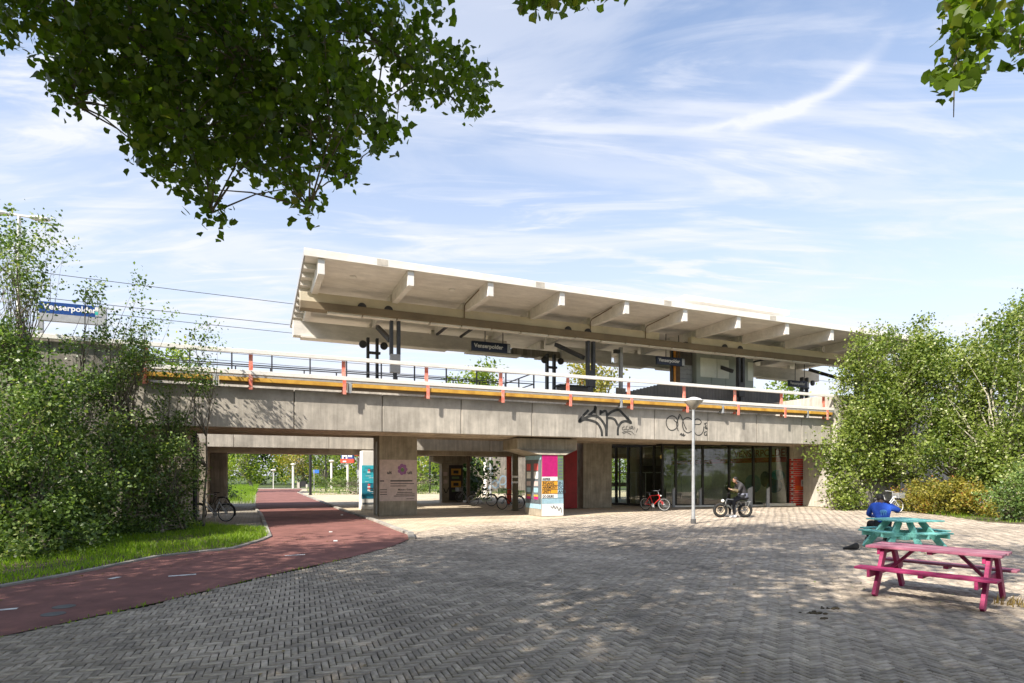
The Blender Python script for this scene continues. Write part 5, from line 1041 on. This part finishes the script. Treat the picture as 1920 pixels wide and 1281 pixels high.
# treetops seen over the viaduct
tree('distant_tree', 'dark green treetop seen between the guard rail and the canopy', 'tree', (-3.5, 58, 0), 0, [B(905, 700, 58, 32, 26, 2, 60), B(865, 728, 58, 30, 14, 2, 30), B(905, 820, 58, 30, 80, 2, 60)], m_lfwood, m_bark, 14, .8, .3, .4, None, .3, 12)
tree('distant_tree', 'yellowish round treetop seen under the canopy near the lift', 'tree', (8, 58, 0), 0, [B(1108, 710, 58, 46, 30, 2.5, 120), B(1108, 800, 58, 30, 80, 2, 60)], m_lfyel, m_bark, 14, .8, .3, .4, None, .3, 12)
tree('distant_tree', 'olive treetop seen right of the lift tower', 'tree', (26, 60, 0), 0, [B(1468, 735, 60, 32, 22, 2, 60), B(1430, 750, 60, 40, 14, 2, 40), B(1460, 830, 60, 30, 80, 2, 60)], m_lfwood, m_bark, 14, .8, .3, .4, None, .3, 12)
tree('distant_tree', 'rounded bush seen through the guard rail near the left abutment', 'tree', (-33, 55, 0), 0, [B(270, 690, 55, 36, 22, 2, 60), B(335, 690, 55, 36, 26, 2, 60), B(300, 800, 55, 60, 90, 2, 100)], m_lfwood, m_bark, 14, .8, .3, .4, None, .3, 12)
# wood beyond the underpass
def wood(name, x0, x1, y0, y1, z1, n, m, size, per=22, cr=1.1):
    bl = []
    for i in range(n): x = random.uniform(x0, x1); y = random.uniform(y0, y1); z = random.uniform(.3, z1); bl.append((x, y, z, 1.6, 1.6, 1.2, 5))
    pos, tone, cen = blob_points(bl, per, cr); o = leaves(name, pos, size, m, None, .5, 0, False, tone); o['kind'] = 'stuff'; return o
wood('far_woods', -95, 55, 98, 112, 10.5, 620, m_lfwood, .42)
wood('far_woods', -95, 60, 112, 125, 11, 380, m_lfdark, .6)
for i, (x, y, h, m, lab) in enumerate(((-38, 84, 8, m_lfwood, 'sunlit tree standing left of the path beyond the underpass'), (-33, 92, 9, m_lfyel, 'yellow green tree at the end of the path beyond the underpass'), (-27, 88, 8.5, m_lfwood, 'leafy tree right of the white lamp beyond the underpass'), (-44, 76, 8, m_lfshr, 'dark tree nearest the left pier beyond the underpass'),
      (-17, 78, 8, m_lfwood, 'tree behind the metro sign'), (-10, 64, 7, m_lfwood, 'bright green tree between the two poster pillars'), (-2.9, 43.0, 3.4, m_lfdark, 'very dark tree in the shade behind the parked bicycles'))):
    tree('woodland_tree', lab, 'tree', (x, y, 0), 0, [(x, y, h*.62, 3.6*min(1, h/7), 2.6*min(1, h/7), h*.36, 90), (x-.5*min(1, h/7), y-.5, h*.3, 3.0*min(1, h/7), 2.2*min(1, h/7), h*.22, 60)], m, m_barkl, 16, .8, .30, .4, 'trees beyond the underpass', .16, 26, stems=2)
tree('verge_shrub', 'low bright shrub on the verge left of the path beyond the underpass', 'bush', (-26.5, 50, 0), 0, [(-28, 50, .9, 3.0, 1.6, 1.0, 110), (-26, 47, .6, 1.3, 1.2, .7, 60)], m_lfwood, m_bark, 18, .4, .15, .4, None, .02, 4, stems=2)
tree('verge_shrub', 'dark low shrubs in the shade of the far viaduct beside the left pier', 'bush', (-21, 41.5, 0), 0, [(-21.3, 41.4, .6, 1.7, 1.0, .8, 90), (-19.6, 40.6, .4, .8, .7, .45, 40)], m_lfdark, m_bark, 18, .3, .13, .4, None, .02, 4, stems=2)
tree('low_hedge', 'long dark green hedge beyond the underpass right of the path', 'hedge', (-14, 54, 0), 0, [(-16.5, 55, .6, 2.2, 1, .75, 80), (-13, 55.4, .7, 2.2, 1, .85, 80), (-9.5, 55.8, .8, 2.2, 1, .9, 80), (-6, 56, .8, 2.2, 1, .9, 70)], m_lfshr, m_bark, 18, .35, .14, .4, None, .05, 20, stems=5)
# ------------------------------------------------------------------ big poplars over the camera: their shade lies on the plaza, their low branches hang into the view
def above(p): return (p[:, 2]-H) > .845*np.maximum(p[:, 1], 0)+.25
def pts_in(poly, n): # pixels inside an outline
    xs = [p[0] for p in poly]; ys = [p[1] for p in poly]; x = rng.uniform(min(xs), max(xs), n*4); y = rng.uniform(min(ys), max(ys), n*4); k = inside(x, y, poly); return x[k][:n], y[k][:n]
def hanging(root, poly, ncl, per, Y0, Y1, cr, base, off, twigs=20):
    u, v = pts_in(poly, ncl); n = len(u); Y = rng.uniform(Y0, Y1, n); c = np.stack([(u-960)/F*Y, Y, H+(HZ-v)/F*Y], 1); pos = []; tone = []
    for q in c:
        k = int(per*rng.uniform(.6, 1.4)); s = cr*rng.uniform(.6, 1.2); pos.append(q+np.clip(rng.normal(size=(k, 3)), -1.6, 1.6)*s*np.array([.6, .6, .6])+np.array([.1, 0, -1])*rng.uniform(-1, 1, (k, 1))*s*.8); tone.append(np.full(k, rng.normal()*.1))
    return np.concatenate(pos), np.concatenate(tone), c
big = thing('large_poplar', 'large leafy poplar overhead whose low branches hang into the top left', 'tree', (-9.5, -1.5, 0)); ob = np.array([-9.5, -1.5, 0])
main = [(-60, -60), (-40, 70), (20, 60), (70, 50), (85, 120), (120, 190), (190, 185), (240, 235), (250, 290), (300, 320), (345, 345), (385, 400), (412, 405), (400, 350), (395, 300), (440, 290), (470, 320), (520, 345), (585, 390), (560, 330), (640, 320), (665, 320), (640, 275), (735, 275), (750, 225), (700, 150), (620, 60), (600, -60)]
thin = [(600, -60), (625, 40), (700, 130), (770, 200), (835, 180), (900, 215), (915, 165), (865, 110), (810, 60), (815, 10), (800, -60)]
p1, t1, c1 = hanging(big, main, 880, 17, 5.6, 8.2, .17, None, None); p2, t2, c2 = hanging(big, thin, 170, 10, 6.2, 8.0, .12, None, None)
ex = [(0, 60), (8, 75), (-10, 30), (805, 30), (830, 25), (870, 105), (900, 160), (895, 200), (400, 400), (585, 388), (130, 190)]
p3 = []; 
for u, v in ex: q = P(u, v, 6.8); p3.append(np.array(q)+rng.normal(size=(14, 3))*.11)
p3 = np.concatenate(p3); t3 = np.zeros(len(p3))
crown = [(-13, 1.5, 10.5, 7.5, 4.8, 3.6, 420), (-6, 3.5, 12.5, 6.5, 6.0, 4.0, 420), (-19, -1, 10, 6, 5, 4, 300), (-3, 4.0, 14, 5, 5, 3.2, 200), (-12, -5, 10.5, 6, 4.5, 3.5, 360), (-4, -6, 10, 6, 4.5, 3.5, 360), (-7, -2, 9.5, 5.5, 4.5, 3, 360), (-11, 0, 7.2, 5, 4, 2.6, 150)]
pc, tc_, cc_ = blob_points(crown, 46, .8); k = above(pc); pc = pc[k]; tc_ = tc_[k]; cc_ = cc_[above(cc_)]
mb = MB(); mb.tube([(0, 0, 0), (.1, .2, 2.5), (.5, .8, 6), (1.2, 2.0, 9.5), (2.2, 4.0, 13)], [.5, .42, .34, .24, .08], 14)
for c in random.sample(range(len(cc_)), 60): limbs(mb, random.choice([(.5, .8, 6), (.9, 1.5, 8), (1.2, 2.0, 9.5)]), [Vector(cc_[c])-Vector((-9.5, -1.5, 0))], .12, .02, 5)
mb.build('trunk', m_bark, big, smooth=True)
BR = [[(560, -70, 7.4), (650, 30, 7.2), (720, 85, 7.1), (790, 140, 7.1), (870, 200, 7.0)], [(590, -60, 7.6), (680, 30, 7.6), (760, 80, 7.6), (850, 110, 7.5), (915, 150, 7.4)], [(300, -60, 7.0), (420, 60, 6.8), (520, 180, 6.8), (620, 290, 6.8), (655, 330, 6.8)], [(200, -60, 6.6), (290, 100, 6.4), (350, 250, 6.4), (395, 400, 6.4)],
      [(380, -60, 6.6), (450, 120, 6.5), (510, 260, 6.5), (580, 390, 6.4)], [(100, -60, 6.4), (140, 60, 6.3), (130, 190, 6.3)], [(450, -60, 7.6), (560, 60, 7.5), (660, 160, 7.4), (740, 250, 7.4)], [(240, -60, 7.4), (250, 80, 7.3), (270, 200, 7.2), (290, 310, 7.2)]]
for q in BR:
    pp = [P(*a)-Vector((-9.5, -1.5, 0)) for a in q]; mb = MB(); n = len(pp); mb.tube([Vector((.9, 1.5, 8)), pp[0]+Vector((-.6, -.4, .7))]+pp, [.09, .05]+[.034-.026*i/(n-1) for i in range(n)], 6)
    for c in random.sample(range(len(c1)), 90):
        tip = Vector(c1[c])-Vector((-9.5, -1.5, 0)); bpt = min(pp, key=lambda a: (a-tip).length)
        if (bpt-tip).length < 1.3: mb.tube([bpt, bpt.lerp(tip, .5)+Vector((0, 0, .06)), tip], [.012, .008, .004], 4)
    mb.build('branch', m_bark, big, smooth=True)
p4 = []
for q in BR:
    for (u0, v0, Y0), (u1, v1, Y1) in zip(q[1:], q[2:]):
        for s in np.linspace(0, 1, 9): c = np.array(P(u0+(u1-u0)*s, v0+(v1-v0)*s, Y0+(Y1-Y0)*s)); p4.append(c+np.clip(rng.normal(size=(9, 3)), -1.6, 1.6)*.10)
p4 = np.concatenate(p4); pn = np.concatenate([p1, p2, p3, p4]); tn_ = np.concatenate([t1, t2, t3, np.zeros(len(p4))])
hl_ = leaves('hanging_leaves', pn[300:]-ob, .082, m_lfnear, big, .35, .5, True, tn_[300:]); hl_['kind'] = 'stuff'
one = [leaves('leaf', np.zeros((1, 3)), .082, m_lfnear, big, .3, .4, True) for _ in range(10)]; lm = [o.data for o in one]
for o, q in zip(one, pn[:10]): o.location = tuple(q-ob)
for q in pn[10:300]: o = bpy.data.objects.new('leaf', random.choice(lm)); o.location = tuple(q-ob); o.rotation_euler = (random.uniform(-.6, .6), random.uniform(-.6, .6), random.uniform(0, 6.3)); link(o, big)
c_ = leaves('crown', pc-ob, .20, m_lfnear, big, .4, .2, False, tc_); c_['kind'] = 'stuff'
# second poplar behind the camera on the right
sec = thing('large_poplar', 'second poplar overhead, its leaves just dipping into the top right corner', 'tree', (10.5, -3.0, 0)); ob = np.array([10.5, -3.0, 0])
r1 = [(1765, -60), (1775, 60), (1760, 130), (1750, 160), (1775, 200), (1790, 225), (1810, 150), (1850, 110), (1870, 60), (1880, -60)]; r2 = [(1885, -60), (1885, 60), (1900, 120), (1960, 130), (1960, -60)]; r3 = [(950, -60), (960, 8), (1020, 12), (1050, 22), (1070, 8), (1130, 3), (1200, -20), (1200, -60)]
q1, s1, d1 = hanging(sec, r1, 60, 11, 5.0, 6.0, .11, None, None); q2, s2, d2 = hanging(sec, r2, 20, 10, 5.2, 6.0, .10, None, None); q3, s3, d3 = hanging(sec, r3, 46, 10, 5.8, 7.0, .11, None, None)
crown2 = [(4, -2.5, 10.5, 5, 3.8, 3, 170), (1, 1, 12, 4, 3.2, 3, 90), (10, -2, 10.5, 4.5, 4, 3, 110), (-1, -6, 10, 5, 4, 3.5, 160)]
pc, tc_, cc_ = blob_points(crown2, 30, .8); k = above(pc); pc = pc[k]; tc_ = tc_[k]; cc_ = cc_[above(cc_)]
mb = MB(); mb.tube([(0, 0, 0), (-.2, .2, 3), (-1, .8, 6.5), (-2.2, 2.0, 10), (-3, 3.2, 13)], [.45, .38, .3, .2, .06], 14)
for c in random.sample(range(len(cc_)), 50): limbs(mb, random.choice([(-1, .8, 6.5), (-1.6, 1.4, 8.2), (-2.2, 2.0, 10)]), [Vector(cc_[c])-Vector((10.5, -3.0, 0))], .1, .02, 5)
mb.build('trunk', m_bark, sec, smooth=True)
for q in ([(1840, -80, 5.6), (1815, 30, 5.5), (1790, 120, 5.4), (1788, 220, 5.4)], [(1930, -80, 5.7), (1915, 20, 5.6), (1912, 100, 5.5)], [(1240, -70, 6.6), (1130, -25, 6.5), (1050, 0, 6.4), (1000, 5, 6.3)]):
    pp = [P(*a)-Vector((10.5, -3.0, 0)) for a in q]; MB().tube([Vector((-1.2, 1.0, 7))]+pp, [.06]+[.016-.012*i/(len(pp)-1) for i in range(len(pp))], 6).build('branch', m_bark, sec, smooth=True)
o = leaves('hanging_leaves', np.concatenate([q1, q2, q3])-ob, .095, m_lfnear, sec, .35, .5, True, np.concatenate([s1, s2, s3]), shift=.22); o['kind'] = 'stuff'
o = leaves('crown', pc-ob, .17, m_lfnear, sec, .4, .2, False, tc_); o['kind'] = 'stuff'
# trees behind the camera (seen in the glass)
wood('woods', -55, 60, -40, -26, 13, 520, m_lfwood, .42, 20, 1.1)
# fallen leaves, weeds in the joints
n = 420; x = rng.uniform(-9, 14, n); y = rng.uniform(4.8, 26, n); k = inside(x, y, plaza_poly); x = x[k]; y = y[k]
o = leaves('fallen_leaves', np.stack([x, y, np.full(len(x), .012)], 1), .05, m_litter, None, 4.0, 0, False); o['kind'] = 'stuff'
n = 90; ed = [Vector((*left_edge[i][:2], 0)).lerp(Vector((*left_edge[i+1][:2], 0)), random.random()) for i in [random.randint(2, 7) for _ in range(n)]]
o = leaves('path_litter', np.array([(e.x+random.uniform(.1, 1.0), e.y, .02) for e in ed]), .05, m_litter, None, 4.0, 0, False); o['kind'] = 'stuff'
lawn([(6.55, 8.0), (6.95, 8.1), (7.0, 7.8), (6.6, 7.7)], 40, .08, .20, 'dry_grass_tuft', m_litter, 0)
lawn([(p[0]-.05, p[1]) for p in right_edge[2:7]]+[(p[0]+.07, p[1]) for p in right_edge[2:7]][::-1], 1500, .015, .06, 'edge_weeds', m_grass, 0)
# clods of dirt on the paving, weeds in the joints
for i, (u, v, nn) in enumerate(((1525, 1150, 16), (1558, 1141, 16), (1545, 1160, 5))):
    g_ = G(u, v); mb = MB()
    for k in range(nn): x_, y_ = random.gauss(0, .055), random.gauss(0, .035); r_ = random.uniform(.008, .026); mb.ball((x_, y_, r_*.4), r_*1.5, r_, r_*.7, 6, 4)
    o = mb.build('dirt_clods', m_soil); o.location = (g_.x, g_.y, 0); o['kind'] = 'stuff'
n = 2600; x = rng.uniform(4, 20, n); y = rng.uniform(8, 30, n); k = inside(x, y, plaza_poly) & (np.sin(x*1.3+.5)*np.sin(y*.9)+rng.normal(size=n)*.3 > .45); x = x[k]; y = y[k]
o = leaves('joint_moss', np.stack([x, y, np.full(len(x), .006)], 1), .035, m_lfshr, None, 4.0, 0, False); o['kind'] = 'stuff'
n = 160; x = rng.uniform(-9, 2, n); y = rng.uniform(6, 34, n); k = inside(x, y, left_edge[2:13]+right_edge[2:15][::-1]); x = x[k]; y = y[k]
o = leaves('path_leaves', np.stack([x, y, np.full(len(x), .02)], 1), .055, m_litter, None, 4.0, 0, False); o['kind'] = 'stuff'
